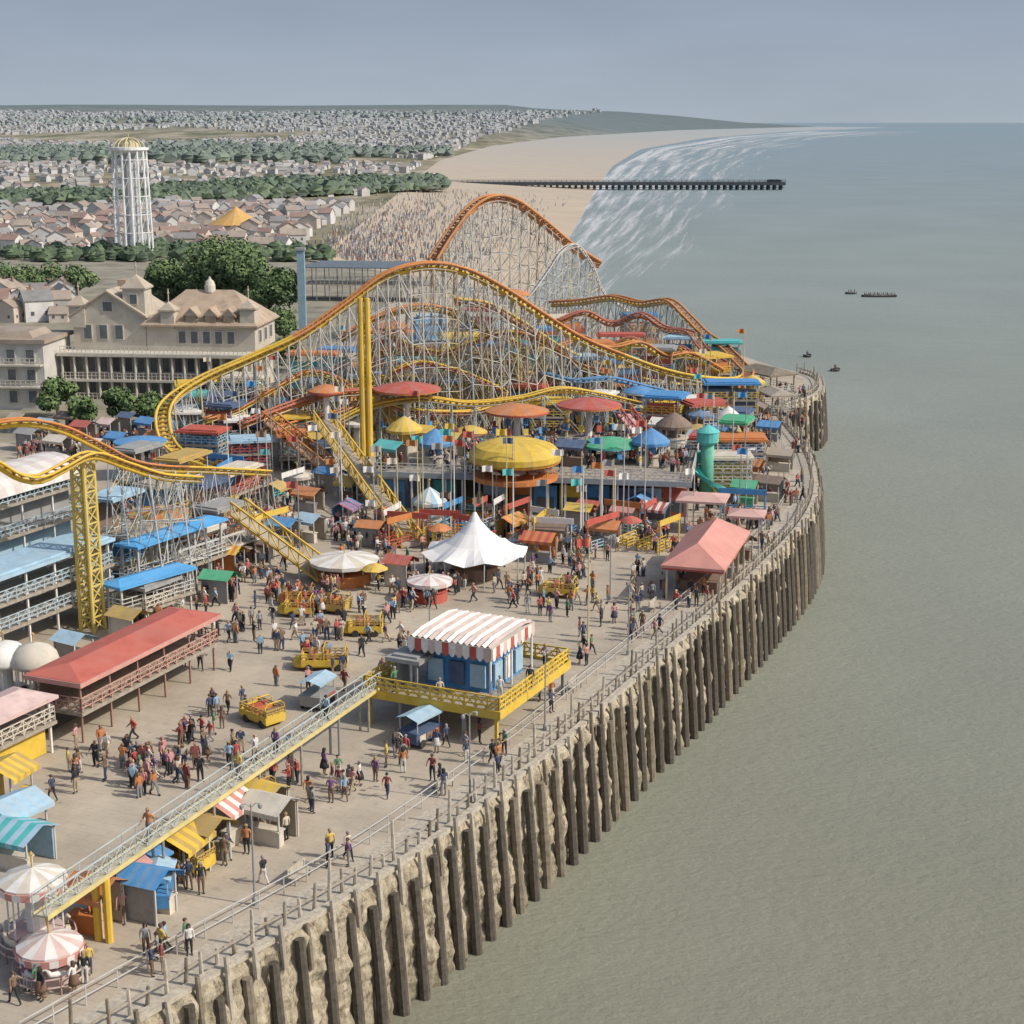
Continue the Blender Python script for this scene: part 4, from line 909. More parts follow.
MB().tube((0,0,.4),(0,0,2.6),1.2,n=12).build('core',pc('cream'),t)
for k in range(12):
    a=2*pi*k/12; x,y=r*.8*math.cos(a),r*.8*math.sin(a)
    MB().tube((x,y,.5),(x,y,2.3),.06).build('pole',pc('gold'),t)
    h_=MB(); h_.path([(x-.5*math.sin(a),y+.5*math.cos(a),1.2),(x,y,1.25),(x+.4*math.sin(a),y-.4*math.cos(a),1.3),(x+.6*math.sin(a),y-.6*math.cos(a),1.7),(x+.85*math.sin(a),y-.85*math.cos(a),1.6)],.2,6,0,[.1,.22,.2,.13,.08])
    h_.build('horse',pc(['white','brown','cream'][k%3]),t,True)
# ================================================================== TEAL SPIRAL SLIDE
tealb=mat('bright teal',(.10,.50,.46)); greenb=mat('sea green',(.12,.42,.30))
o=P(706,497); hz=E(706,430,497).z; t=thing('spiral_slide','teal and green spiral slide tower left of the curved wall','slide',o)
MB().lathe([(.85,0),(.75,hz*.5),(.75,hz*.8)],14).build('tower',greenb,t,True)
MB().lathe([(.75,hz*.78),(1.25,hz*.83),(1.3,hz*.98),(1.2,hz*1.)],16).build('top_cabin',tealb,t)
MB().lathe([(1.4,hz*.98),(.8,hz*1.03),(.05,hz*1.08)],16).build('cap',tealb,t)
vs=[];fs=[]
for k in range(41):
    a=.2+k*.16; z=hz*.82*(1-(k/40.)**.9)+.2; q=1.+.7*(k/40.)
    for rr,dz in((.72,.5),(.75,0),(1.3,0),(1.38,.55)): vs.append((rr*q*math.cos(a),rr*q*math.sin(a),z+dz))
for k in range(40):
    for j in range(3): fs.append((k*4+j,k*4+j+1,k*4+j+5,k*4+j+4))
MB().add(vs,fs).build('chute',tealb,t)
kiosk(727,452,'white',None,1.7,4.6,lbl='white capped round kiosk behind the teal spiral slide')
kiosk(686,425,'white','pale_pink',2.,3.,lbl='pale roofed kiosk below the right coaster bend')
# ================================================================== PINK PAVILION
pk=mat('pink canvas',(.58,.26,.21),sc=.5,var=.16); pkp=mat('pale pink canvas',(.58,.35,.30),sc=.5)
A=P(662,608); B=P(702,554); c=(A+B)/2; d=B-A; rz=math.atan2(-d.x,d.y); v=Vector((math.cos(rz),math.sin(rz),0)); c=c+v*2.2
t=shelter('pavilion','pink hip roofed open pavilion by the fence','pavilion',(c.x,c.y,0),rz,14,5.2,3.3,pk,pc('cream'),1.7,kind='hip')
MB().box((0,-1,.55),(3.4,6,1.1)).build('counter',pc('brown'),t)
MB().box((0,0,3.0),(5.6,14.2,.3)).build('valance',pc('red'),t)
p=P(702,530); shelter('canopy','flat pink canopy directly behind the pink pavilion','canopy',p,AX+.2,4,4.6,3.6,pkp,steel,.5)
p=P(746,540); shelter('canopy','small flat pink canopy right of the pink pavilion roof','canopy',p,AX+.2,3.,3.2,2.9,pkp,steel,.4)
c=P(765,392); shelter('timber_shelter','weathered brown timber shelter near the curved wall end','shelter',c,.5,9,5,3.4,timberb,timberb,.9,[.5])
c=P(775,412); shelter('timber_shelter','open grey timber shelter beside the curved wall end','shelter',c,.2,6,3.4,3.,timber,timberb,.6,[.4])
# ================================================================== WHITE TENT
o=P(475,576); t=thing('marquee_tent','large white peaked marquee tent on the promenade','tent',o,.2)
r=51/F*o.y*1.05; hp=E(475,512,576).z; tm=mat('white canvas',(.76,.75,.72),sc=.4,dirt=.08,var=.06)
n=32; vs=[];fs=[]
prof=[(1.,2.35),(.8,2.75),(.55,3.4),(.3,4.4),(.12,5.4),(.03,hp)]
for j,(q,z) in enumerate(prof):
    for k in range(n):
        a=2*pi*k/n; sc_=1+(.05*math.cos(a*8)*q); vs.append((r*q*sc_*math.cos(a),r*q*sc_*math.sin(a),z+(.28*math.cos(a*8) if j==0 else .1*math.cos(a*8) if j==1 else 0)))
for j in range(len(prof)-1):
    for k in range(n): fs.append((j*n+k,j*n+(k+1)%n,(j+1)*n+(k+1)%n,(j+1)*n+k))
fs.append(tuple((len(prof)-1)*n+k for k in range(n)))
MB().add(vs,fs).build('canopy',tm,t)
MB().tube((0,0,0),(0,0,hp+.6),.09).build('centre_pole',steelg,t)
for k in range(8):
    a=2*pi*k/8; MB().tube((r*.98*math.cos(a),r*.98*math.sin(a),0),(r*1.0*math.cos(a),r*1.0*math.sin(a),2.6),.06).build('pole',steel,t)
MB().lathe([(r*.45,0),(r*.45,1.1),(r*.2,1.1)],14).build('bar_counter',pc('brown'),t)
# ================================================================== YELLOW PLATFORM RIDE
PZ=2.5
c0=P(372,692,PZ);c1=P(510,716,PZ);c2=P(560,662,PZ); ex=(c1-c0); ey=(c2-c1); rz=math.atan2(ex.y,ex.x); LX=ex.length; LY=ey.length
cen=(c0+c2)/2; t=thing('platform_ride','yellow railed platform ride with blue drum and white ribbed roof','ride',(cen.x,cen.y,0),rz)
MB().box((0,0,PZ-.15),(LX,LY,.3)).build('floor',timber,t)
def frect(m,x,y,z,h,th,mi=0):
    m.box((0,-y,z),(2*x+th,th,h),mi).box((0,y,z),(2*x+th,th,h),mi).box((x,0,z),(th,2*y-th-.01,h),mi).box((-x,0,z),(th,2*y-th-.01,h),mi); return m
frect(MB(),LX/2,LY/2,PZ-.1,.6,.16).build('fascia',pc('yellow'),t)
x,y=LX/2-.1,LY/2-.1
MB().rail([(-x,-y,PZ+.1),(x,-y,PZ+.1),(x,y,PZ+.1),(-x,y,PZ+.1),(-x,-y,PZ+.1)],1.05,.9,.05,3,cross=True).build('railing',pc('yellow'),t)
for i in range(5):
    for s in(-1,1):
        q=-x+.3+i*(2*x-.6)/4; MB().beam((q,s*(y-.2),0),(q,s*(y-.2),PZ-.3),.22).build('leg',pc('yellow') if s<0 and i%4==0 else steelg,t)
MB().box((.4,.2,PZ+1.35),(5.2,5.4,2.7),tp=.94).build('drum',pc('blue'),t)
for k in range(3):
    MB().box((-1.3+k*1.7,-2.6,PZ+1.2),(1.2,.16,1.7)).build('door_panel',pc(['light_blue','navy','light_blue'][k]),t)
    MB().box((3.1,-1.4+k*1.7,PZ+1.2),(.16,1.2,1.7)).build('door_panel',pc(['light_blue','white','light_blue'][k]),t)
RX,RY=3.3,3.5; z0=PZ+3.2; OX=.3
m=MB(); frect(m,RX,RY,z0+.1,.85,.14); m.v=[(v[0]+OX,v[1],v[2]) for v in m.v]; m.build('parapet',pc('cream'),t)
def scal(xa,ya,xb,yb,n):
    for k in range(n):
        u0,u1=k/n,(k+1)/n; m=MB(); A_=Vector((xa,ya,0)).lerp(Vector((xb,yb,0)),u0);B_=Vector((xa,ya,0)).lerp(Vector((xb,yb,0)),u1); mid=(A_+B_)/2; up=Vector((0,0,1))
        zt,zb=z0+.5,z0-.15
        pts=[A_+up*zt,B_+up*zt,B_+up*zb,mid.lerp(B_,.5)+up*(zb-.28),mid+up*(zb-.36),mid.lerp(A_,.5)+up*(zb-.28),A_+up*zb]
        m.add(pts,[tuple(range(7))]); m.build('scallop',pc(['white','red','white','pale_pink'][k%4]),t)
scal(OX-RX,-RY-.12,OX+RX,-RY-.12,12); scal(OX+RX+.12,-RY,OX+RX+.12,RY,12)
m=MB(); nr=14
for k in range(nr):
    xa,xb=OX-RX+2*RX*k/nr,OX-RX+2*RX*(k+1)/nr; xm=(xa+xb)/2
    for (ya,yb,za,zb) in((-RY,-RY*.6,z0+.5,z0+.72),(-RY*.6,RY*.6,z0+.72,z0+.76),(RY*.6,RY,z0+.76,z0+.5)):
        m.add([(xa,ya,za),(xm,ya,za+.16),(xb,ya,za),(xa,yb,zb),(xm,yb,zb+.16),(xb,yb,zb)],[(0,1,4,3),(1,2,5,4)],k%2)
m.box((OX,0,z0+.36),(2*RX-.2,2*RY-.2,.2),0)
m.build('roof',[pc('white'),mat('worn roof stripe',(.50,.40,.36))],t)
for sx in(-1,1):
    for sy in(-1,0,1): MB().tube((OX+sx*(RX-.1),sy*(RY-.1),PZ),(OX+sx*(RX-.1),sy*(RY-.1),z0),.1).build('column',pc('white'),t)
p=P(412,684,PZ+.02); shelter('ride_booth','dark flat roofed booth at the back of the yellow platform','booth',p,rz,2.2,2.2,2.,pc('grey'),steelg,.2,kind='flat',front=pc('grey'))
# ================================================================== RAISED WALKWAY
A=P(40,915,4.);B=c0+Vector((.2,.6,0.25)); d=B-A; s=Vector((d.y,-d.x,0)).normalized()*.42; up=Vector((0,0,1))
t=thing('raised_walkway','long slim raised walkway with pale lattice railings and yellow edge','walkway',(A.x,A.y,0))
m=MB(); m.beam(A-up*.08,B-up*.08,.8,.1); m.build('deck',mat('walkway board',(.50,.45,.33)),t,world=True)
wr=mat('pale grey blue railing',(.46,.51,.49)); we=mat('worn yellow edge',(.60,.49,.20))
for k in(-1,1):
    MB().beam(A+s*k-up*.1,B+s*k-up*.1,.08,.26).build('edge_beam',we,t,world=True)
    MB().rail([A+s*k*.95,B+s*k*.95],1.1,1.3,.024,2,cross=(k>0)).build('railing',wr,t,world=True)
for i,u in enumerate((.13,.27,.41,.55,.69,.83,.95)):
    p=A.lerp(B,u); ym=yelm if i in(0,) else (steelg if i%2 else timber)
    for k in(-1,1): MB().tube((p.x+s.x*k*.8,p.y+s.y*k*.8,0),(p.x+s.x*k*.8,p.y+s.y*k*.8,p.z-.2),.22 if i==0 else .09,n=8).build('post',ym,t,world=True)
WA,WB=A,B
# ================================================================== RED GALLERY
A=P(84,744);B=P(218,670); d=B-A; rz=math.atan2(-d.x,d.y); L=d.length; v=Vector((math.cos(rz),math.sin(rz),0)); c=(A+B)/2-v*2.1
rm=mat('red canvas roof',(.48,.12,.085),sc=.5,var=.18)
t=shelter('gallery','long red roofed two level open gallery at left','gallery',(c.x,c.y,0),rz,L,4.2,4.6,rm,mat('gallery post',(.32,.18,.14)),.55,[2.3],railm=mat('gallery rail',(.48,.28,.22)),cross=True,pw=.13)
MB().box((0,0,4.4),(4.9,L+.8,.34)).build('valance',mat('valance pink',(.55,.28,.23)),t)
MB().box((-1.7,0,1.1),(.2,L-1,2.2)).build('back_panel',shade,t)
MB().box((-1.7,0,3.4),(.2,L-1,2.)).build('back_panel',pc('brown'),t)
# ================================================================== LEFT STANDS
bls=mat('pale blue rail paint',(.38,.47,.52))
c=P(14,610)
t=shelter('grandstand','white three level stand with vaulted pale roof at left edge','stand',(c.x-.5,c.y+3,0),AX,12,6.4,10.8,[mat('vault white',(.64,.61,.57)),mat('vault stripe',(.58,.52,.48))],pc('white'),1.8,[3.6,7.2,10.],kind='vault',railm=bls,cross=True)
for z in(1.7,5.3,8.7): MB().box((.6,0,z),(2.4,11,2.7)).build('inner_wall',pc('light_blue') if z==5.3 else pc('grey'),t)
c=P(52,648)
shelter('viewing_deck','low white railed viewing deck beneath the left coaster tracks','deck',(c.x-2.,c.y+4,0),AX,14,4.2,6.6,pc('light_blue'),pc('white'),.3,[2.4,4.6],kind='flat',railm=bls,cross=True)
for i,(px,py,Lh,c_,pl) in enumerate([(150,618,3.2,'grey','cream'),(140,585,5.,'tan','yellow'),(196,575,4.4,'cream','light_blue'),(222,556,5.,'grey','orange'),(118,560,6.5,'light_blue','white'),(165,535,5.5,'tan','yellow'),(205,525,4.5,'navy','white'),(185,505,5.5,'gold','white'),(140,500,6,'grey','light_blue'),(235,505,4,'cream','red')]):
    shelter('ride_platform',lab('railed ride platform with %s flat roof'%cn(c_),px,py),'platform',P(px,py),AX+R.uniform(-.1,.1),R.uniform(4,6.5),3.,Lh,pc(c_),lattice,.3,[Lh*.45],kind='flat',railm=pc(pl),cross=True,front=pc(['brown','blue','orange','grey'][i%4]),pw=.12)
def awning(p0,p1,by0,lbl):
    A=E(p0[0],p0[1],by0[0]);B=E(p1[0],p1[1],by0[1]); z=(A.z+B.z)/2; d=B-A; rz=math.atan2(-d.x,d.y); c=(A+B)/2
    return shelter('awning_shelter',lbl,'awning',(c.x,c.y,0),rz,d.length,2.2,z,mat('blue canvas',(.08,.33,.64),sc=.5),steel,.35,[z*.45])
awning((128,546),(214,516),(612,580),'upper long blue awning shelter left of the yellow ramp')
awning((112,584),(184,566),(630,608),'lower long blue awning shelter behind the red gallery')
c=P(18,775); t=shelter('balcony_stand','cream balcony stand with pink roof at the left edge','stand',(c.x-1.4,c.y+2,0),AX,6,3.4,4.1,pc('pale_pink'),pc('white'),.6,[2.3],railm=pc('cream'),cross=True)
MB().box((0,0,1.1),(2.6,5,2.1)).build('inner_wall',pc('yellow'),t)
for i,(px,py,rr) in enumerate([(8,702,1.7),(38,704,1.7)]):
    kiosk(px,py,'cream' if i else 'white',None,rr,3.4,dome=True,lbl=['white domed kiosk at the very left edge behind the red gallery','cream domed kiosk beside the red gallery end'][i],roofh=1.3)
def merry(px,py,r,h,c1,c2,lbl,roofh):
    t=kiosk(px,py,c1,c2,r,h,body='pale_pink',lbl=lbl,roofh=roofh,name='small_carousel',cat='carousel')
    MB().lathe([(r*1.12,h-.5),(r*1.14,h-.1)],24,alt=(1,1)).build('valance',[pc('pink'),pc('white')],t)
    MB().rail(ringpts(r*1.25,0,16),.9,1.1,.03,2).build('railing',pc('pale_pink'),t)
    for k in range(8):
        a=2*pi*k/8; x,y=r*.98*math.cos(a),r*.98*math.sin(a)
        MB().path([(x-.5*math.sin(a),y+.5*math.cos(a),.9),(x,y,.95),(x+.4*math.sin(a),y-.4*math.cos(a),1.),(x+.6*math.sin(a),y-.6*math.cos(a),1.4),(x+.8*math.sin(a),y-.8*math.cos(a),1.3)],.16,6,0,[.08,.18,.16,.1,.07]).build('horse',pc(R.choice(['white','brown','cream','red'])),t,True)
merry(38,948,1.6,4.,'white','cream','taller white roofed carousel at lower left corner',.6)
merry(52,978,1.5,1.9,'pale_pink','white','low pink and white carousel in the lower left corner',.6)
# ================================================================== SMALL STUFF FROM THE PHOTO
for a in [(325,668,'yellow',3.6),(366,634,'yellow',2.8),(561,596,'yellow',2.8),(263,722,'yellow',3.),(300,604,'orange',2.4),(335,612,'gold',2.6),(255,800,'gold',2.4),(190,870,'yellow',2.4),(300,615,'yellow',2.4)]: opencar(*a)
for a in [(318,706,'grey','light_blue',2.6),(420,742,'navy','light_blue',2.8),(158,905,'blue','light_blue',2.4),(150,890,'teal','blue',2.)]: cart(*a)
kiosk(345,582,'white','cream',3.,2.2,lbl='wide white roofed kiosk with orange body at the truss ramp foot',roofh=.6,body='orange')
kiosk(430,528,'light_blue','white',1.7,3.,lbl='pale blue and white round kiosk by the steep yellow ramp')
kiosk(430,600,'pale_pink','white',1.9,1.9,roofh=.45,body='red')
kiosk(162,545,'orange','gold',3.,3.4,roofh=.8,body='gold')
kiosk(298,495,'cream',None,1.6,2.4,roofh=.5)
stall(22,862,'teal','light_blue',3.2,2.6,2.1); stall(16,840,'light_blue',None,3.,2.6,2.4); stall(8,806,'yellow','gold',2.4,2.4,2.6)
for (px,py,c1,c2) in [(98,926,'orange',None),(126,905,'pink',None),(150,915,'blue',None),(182,872,'yellow','gold'),(205,860,'gold',None),(228,838,'pink','white'),(262,822,'yellow',None),(272,838,'cream',None),
 (285,545,'blue',None),(312,540,'light_blue',None),(345,525,'red','blue'),(372,545,'orange',None),(330,492,'blue',None),(260,560,'brown',None),(230,575,'yellow','orange'),(220,600,'green',None),(400,585,'red',None),
 (510,540,'orange','gold'),(540,560,'red','orange'),(552,548,'brown',None),(590,525,'red',None),(640,520,'blue',None),(655,528,'red','white'),(735,560,'brown',None),(722,575,'orange',None),(745,505,'green',None),(752,480,'brown','orange'),(740,455,'blue',None),(672,505,'pink',None),
 (130,640,'gold',None),(75,665,'light_blue',None),(205,560,'orange',None),(60,455,'cream',None),(95,460,'white',None),(120,452,'blue',None),(30,450,'grey',None),(175,440,'light_blue',None),(150,436,'blue',None),(85,442,'red',None),(48,438,'light_blue',None),(110,438,'pale_pink',None),(755,420,'brown',None),(745,400,'cream',None),
 (70,432,'brown',None),(20,432,'tan',None),(130,432,'navy',None),(160,452,'orange',None),(250,500,'red',None),(275,505,'gold',None),(225,490,'blue',None),(310,510,'orange',None),(350,500,'yellow',None),(605,545,'orange',None),(580,530,'yellow',None),(625,530,'pink',None),(770,500,'brown',None),(780,470,'tan',None),(770,440,'blue',None)]:
    stall(px,py,c1,c2,R.uniform(2.1,3.),2.1,R.uniform(2.1,2.5))
for (px,py,c1,r) in [(480,512,'gold',2.4),(250,520,'orange',2.6),(210,505,'blue',2.4),(690,470,'red',2.4)]: cups(px,py,c1,r)
for (px,py,c1) in [(385,530,'red'),(440,548,'orange'),(630,540,'red'),(375,590,'yellow')]: parasol(px,py,c1)
rg=random.Random(31)
for i,(px,py,Lh,c) in enumerate([(225,450,6,'navy'),(265,440,5,'blue'),(300,432,7,'light_blue'),(345,428,8,'grey'),(440,430,7,'blue'),(480,424,8,'cream'),(530,428,6,'red'),(570,420,9,'light_blue'),(620,415,8,'blue'),(655,408,9,'grey'),(700,402,7,'yellow'),(590,402,9,'orange'),(500,404,9,'blue'),(410,412,8,'teal'),(340,402,8,'blue'),(665,440,6,'blue'),(245,418,6,'cream'),
  (460,385,8,'yellow'),(540,384,9,'blue'),(620,384,8,'red'),(680,380,7,'light_blue'),(390,388,9,'orange'),(560,362,8,'cream'),(640,360,8,'blue'),(480,360,9,'red'),(720,378,6,'teal'),(315,415,9,'orange'),(550,438,5,'yellow'),(705,440,5,'red'),(730,425,6,'blue'),(285,455,5,'yellow'),(205,462,4,'red'),(250,472,4,'light_blue'),(735,470,4,'orange'),(725,490,4,'cream')]):
    p=P(px,py); shelter('ride_platform',lab('tall ride platform with %s flat roof'%cn(c),px,py),'platform',p,pi/2+rg.uniform(-.4,.4),rg.uniform(4.5,8),rg.uniform(3.,5),Lh,pc(c),rg.choice([lattice,lat_y,lat_b]),.4,[Lh*.33,Lh*.66],kind='flat',railm=pc(rg.choice(['white','yellow','light_blue','red','orange'])),cross=True,front=pc(rg.choice(['blue','red','yellow','navy','orange','teal'])))
rg=random.Random(21)
cols=['red','orange','yellow','blue','teal','white','gold','blue','light_blue','red','cream','brown','yellow','navy','green','orange']
fill=0; placed=[]; tries=0
while fill<120 and tries<7000:
    tries+=1
    px=rg.uniform(185,755); py=rg.uniform(368,472)
    if px<275 and py<408: continue
    if px<380 and py<395: continue
    if 376<px<690 and py>432: continue
    if px>700 and py<388: continue
    p=P(px,py)
    if any((p-q).length<2.9 for q in placed): continue
    placed.append(p); fill+=1; a,b=rg.sample(cols,2); k=rg.random(); b=b if (rg.random()<.15 and a!=b) else None
    if k<.25: kiosk(px,py,a,b,rg.uniform(1.3,2.1),rg.uniform(2.6,5.),roofh=rg.uniform(.4,1.),body=rg.choice(cols))
    elif k<.48: stall(px,py,a,b,rg.uniform(2.4,3.8),2.6,rg.uniform(2.6,3.6))
    elif k<.66: cups(px,py,a,rg.uniform(2.,2.8))
    else: shelter('ride_shelter',lab('open shelter with %s flat roof'%cn(a),px,py),'shelter',p,rg.uniform(-.5,.5),rg.uniform(3.5,6),3.2,rg.uniform(3,5.5),pc(a),rg.choice([lattice,lat_y,lat_b]),.4,[rg.uniform(1,2.4)],kind='flat',cross=True)
for k in range(20):
    px=392+k*15+rg.uniform(-4,4); py=rg.uniform(440,470)
    if abs(px-515)<52 or abs(px-610)<34: continue
    a=rg.choice(cols)
    (kiosk if k%2 else stall)(px,py,a,None,z=DH)
for k in range(34):
    px,py=rg.uniform(195,745),rg.uniform(405,545)
    if 368<px<698 and 432<py<527: py=rg.uniform(530,556)
    queue(px,py,rg.choice(['red','yellow','blue','orange','white','light_blue','teal']),rg.randint(3,5),rg.uniform(3,5))
for (px,py,h,c) in [(588,642,9,'red'),(745,520,8,'blue'),(230,500,10,'orange'),(640,505,9,'white'),(455,500,9,'yellow'),(300,560,8,'red'),(545,505,8,'blue'),(350,470,9,'white'),(420,470,10,'red'),(610,430,10,'gold'),(700,430,8,'teal'),(280,450,9,'cream')]: flag(px,py,h,c)
for k in range(90):
    px,py=rg.uniform(195,750),rg.uniform(395,520)
    if 372<px<694 and 436<py<524: py=rg.uniform(525,548)
    flag(px,py,rg.uniform(4,12),rg.choice(['red','orange','yellow','blue','white','teal','cream','navy','brown','grey']))
for (px,py) in [(470,802),(545,730),(628,655),(255,905),(430,660),(610,600),(765,520),(770,450)]: lamp(px,py)
for i,(px,py,rz,l) in enumerate([(300,880,AX+pi/2,'wooden bench nearest the camera beside the inner railing'),(445,790,AX+pi/2,'wooden bench right of the yellow platform ride'),(575,690,AX+pi/2,'wooden bench midway along the far fence'),(655,610,AX+pi/2,'wooden bench in front of the pink pavilion')]): bench(px,py,rz,l)
# ================================================================== PEOPLE
TOP=dict(red=(.40,.08,.07),white=(.6,.58,.55),navy=(.05,.065,.12),black=(.03,.03,.033),orange=(.45,.18,.07),yellow=(.55,.4,.1),green=(.09,.2,.11),pink=(.5,.25,.24),grey=(.25,.25,.25),brown=(.2,.125,.08),purple=(.18,.09,.2),maroon=(.21,.06,.055),cream=(.5,.44,.34))
TOP['light blue']=(.25,.38,.5)
BOT=dict(black=(.028,.028,.032),navy=(.045,.055,.10),tan=(.36,.29,.2),grey=(.2,.2,.2),brown=(.16,.1,.065),white=(.55,.53,.5))
def cl(n,c): return mat('cloth '+n,c,rough=.9,sc=6,var=.15,dirt=0,spec=.1)
SK=[mat('skin %d'%i,c,rough=.6,dirt=0,var=.08,sc=8) for i,c in enumerate([(.48,.29,.2),(.36,.2,.13),(.2,.105,.065)])]
HA=[mat('hair %s'%n,c,rough=.7,dirt=0,sc=20) for n,c in(('dark',(.02,.015,.012)),('brown',(.08,.045,.025)),('fair',(.3,.2,.1)),('grey',(.25,.24,.23)))]
def body_mesh(pose,low=False):
    J={'pel':(0,0,.93),'wai':(0,0,1.08),'che':(0,.0,1.30),'nb':(0,0,1.46),'nk':(0,.01,1.53),'hd':(0,.02,1.62),'ht':(0,.012,1.71)}
    for s,n in((-1,'l'),(1,'r')):
        J.update({'hip'+n:(s*.09,0,.88),'kne'+n:(s*.10,.02,.49),'ank'+n:(s*.10,-.02,.09),'toe'+n:(s*.115,.14,.035),'sho'+n:(s*.18,0,1.42),'elb'+n:(s*.235,-.03,1.14),'wri'+n:(s*.235,.05,.90),'han'+n:(s*.235,.07,.81)})
    if pose=='walk':
        J.update({'knel':(-.1,.2,.52),'ankl':(-.1,.28,.09),'toel':(-.11,.44,.06),'kner':(.1,-.04,.49),'ankr':(.1,-.32,.14),'toer':(.11,-.2,.03),'elbl':(-.23,-.16,1.16),'wril':(-.22,-.14,.92),'hanl':(-.22,-.12,.83),'elbr':(.23,.08,1.15),'wrir':(.22,.28,.99),'hanr':(.22,.36,.95)})
    if pose=='akimbo':
        J.update({'elbl':(-.40,-.08,1.2),'wril':(-.19,.06,1.04),'hanl':(-.15,.11,1.0),'elbr':(.25,.06,1.16),'wrir':(.16,.26,1.24),'hanr':(.12,.32,1.3)})
    if pose=='reach':
        J.update({'elbl':(-.24,.12,1.2),'wril':(-.2,.36,1.22),'hanl':(-.18,.45,1.24),'elbr':(.25,.1,1.2),'wrir':(.2,.33,1.15),'hanr':(.18,.42,1.14)})
        J.update({'ankl':(-.15,.04,.09),'toel':(-.19,.19,.035),'knel':(-.13,.05,.49)})
    if pose=='sit':
        for k in list(J):
            x,y,z=J[k]
            if k[:3] not in('kne','ank','toe'): J[k]=(x,y,z-.42)
        for s,n in((-1,'l'),(1,'r')):
            J['kne'+n]=(s*.12,.42,.52);J['ank'+n]=(s*.12,.40,.09);J['toe'+n]=(s*.13,.56,.04)
            J['elb'+n]=(s*.25,.08,.75);J['wri'+n]=(s*.17,.3,.62);J['han'+n]=(s*.15,.38,.6)
    rad={'pel':(.15,.115),'wai':(.13,.1),'che':(.165,.115),'nb':(.07,.06),'nk':(.05,.05),'hd':(.082,.098),'ht':(.06,.07),'hip':(.095,.1),'kne':(.062,.065),'ank':(.042,.046),'toe':(.042,.03),'sho':(.062,.062),'elb':(.045,.045),'wri':(.03,.028),'han':(.042,.022)}
    names=list(J); ix={k:i for i,k in enumerate(names)}
    ed=[('pel','wai'),('wai','che'),('che','nb'),('nb','nk'),('nk','hd'),('hd','ht')]
    for n in'lr': ed+=[('pel','hip'+n),('hip'+n,'kne'+n),('kne'+n,'ank'+n),('ank'+n,'toe'+n),('che','sho'+n),('sho'+n,'elb'+n),('elb'+n,'wri'+n),('wri'+n,'han'+n)]
    me=bpy.data.meshes.new('person'); me.from_pydata([J[k] for k in names],[(ix[a],ix[b]) for a,b in ed],[])
    ob=bpy.data.objects.new('person',me); col.objects.link(ob)
    ob.modifiers.new('skin','SKIN')
    sv=me.skin_vertices[0].data
    for k in names:
        r=rad.get(k) or rad[k[:3]]; sv[ix[k]].radius=r; sv[ix[k]].use_root=(k=='pel')
    if not low:
        mo=ob.modifiers.new('sub','SUBSURF'); mo.levels=1; mo.render_levels=1
    dg=bpy.context.evaluated_depsgraph_get(); ev=ob.evaluated_get(dg)
    m2=bpy.data.meshes.new_from_object(ev); bpy.data.objects.remove(ob)
    mi=[]
    def segd(p,a,b):
        a=Vector(a);b=Vector(b);ab=b-a;t=max(0,min(1,(p-a).dot(ab)/ab.length_squared)); return (p-a-ab*t).length
    def matof(a,b):
        if b in('hd','ht','nk') : return 0
        if b[:3]=='han': return 0
        if b[:3]=='wri': return 0 if pose in('akimbo','walk') else 1
        if b[:3] in('hip','kne','ank'): return 2
        if b[:3]=='toe': return 3
        return 1
    for f in m2.polygons:
        c=f.center; d=min(ed,key=lambda e:segd(c,J[e[0]],J[e[1]])-.3*(rad.get(e[1]) or rad[e[1][:3]])[0]); v=matof(*d)
        if d==('pel','wai') and c.z<J['pel'][2]+.06: v=2
        mi.append(v)
    b=MB(); b.v=[tuple(v.co) for v in m2.vertices]; b.f=[tuple(f.vertices) for f in m2.polygons]; b.m=mi
    bpy.data.meshes.remove(m2)
    if low: return b
    hx,hy,hz=J['hd']
    b.add([(hx-.014,hy+.085,hz-.03),(hx+.014,hy+.085,hz-.03),(hx,hy+.125,hz-.03),(hx,hy+.09,hz+.02)],[(0,1,2),(0,2,3),(2,1,3)],0)
    for s in(-1,1):
        b.box((hx+s*.032,hy+.094,hz+.012),(.022,.012,.012),4); b.box((hx+s*.088,hy,hz-.005),(.016,.03,.05),0)
    b.box((hx,hy+.09,hz-.058),(.045,.012,.01),5)
    for n in'lr':
        h=Vector(J['han'+n]);w_=Vector(J['wri'+n]);d=(h-w_).normalized(); sd=d.cross(Vector((0,1,0)) if abs(d.y)<.8 else Vector((1,0,0))).normalized(); fw=sd.cross(d)
        for q,(o,l) in enumerate(((-.027,.06),(-.009,.075),(.009,.07),(.027,.052))):
            a=h+d*.01+fw*o; m_=a+d*l*.6+sd*.004; b.path([a,m_,a+d*l+sd*.018],.009,5,0,[.0095,.0085,.006])
        a=h-d*.03+fw*.03; b.path([a,a+fw*.03+d*.03,a+fw*.035+d*.055],.01,5,0,[.011,.0095,.007])
    eye=mat('eye dark',(.02,.02,.02),dirt=0); lip=mat('lip',(.3,.1,.08),dirt=0)
    return b.mesh('person',[SK[0],cl('black',BOT['black']),cl('black',BOT['black']),rubber,eye,lip],True),J['hd']
POSE={}
for ps in('stand','walk','akimbo','reach','sit'): POSE[ps]=body_mesh(ps)
LOW=[body_mesh('stand',True),body_mesh('walk',True),body_mesh('reach',True)]
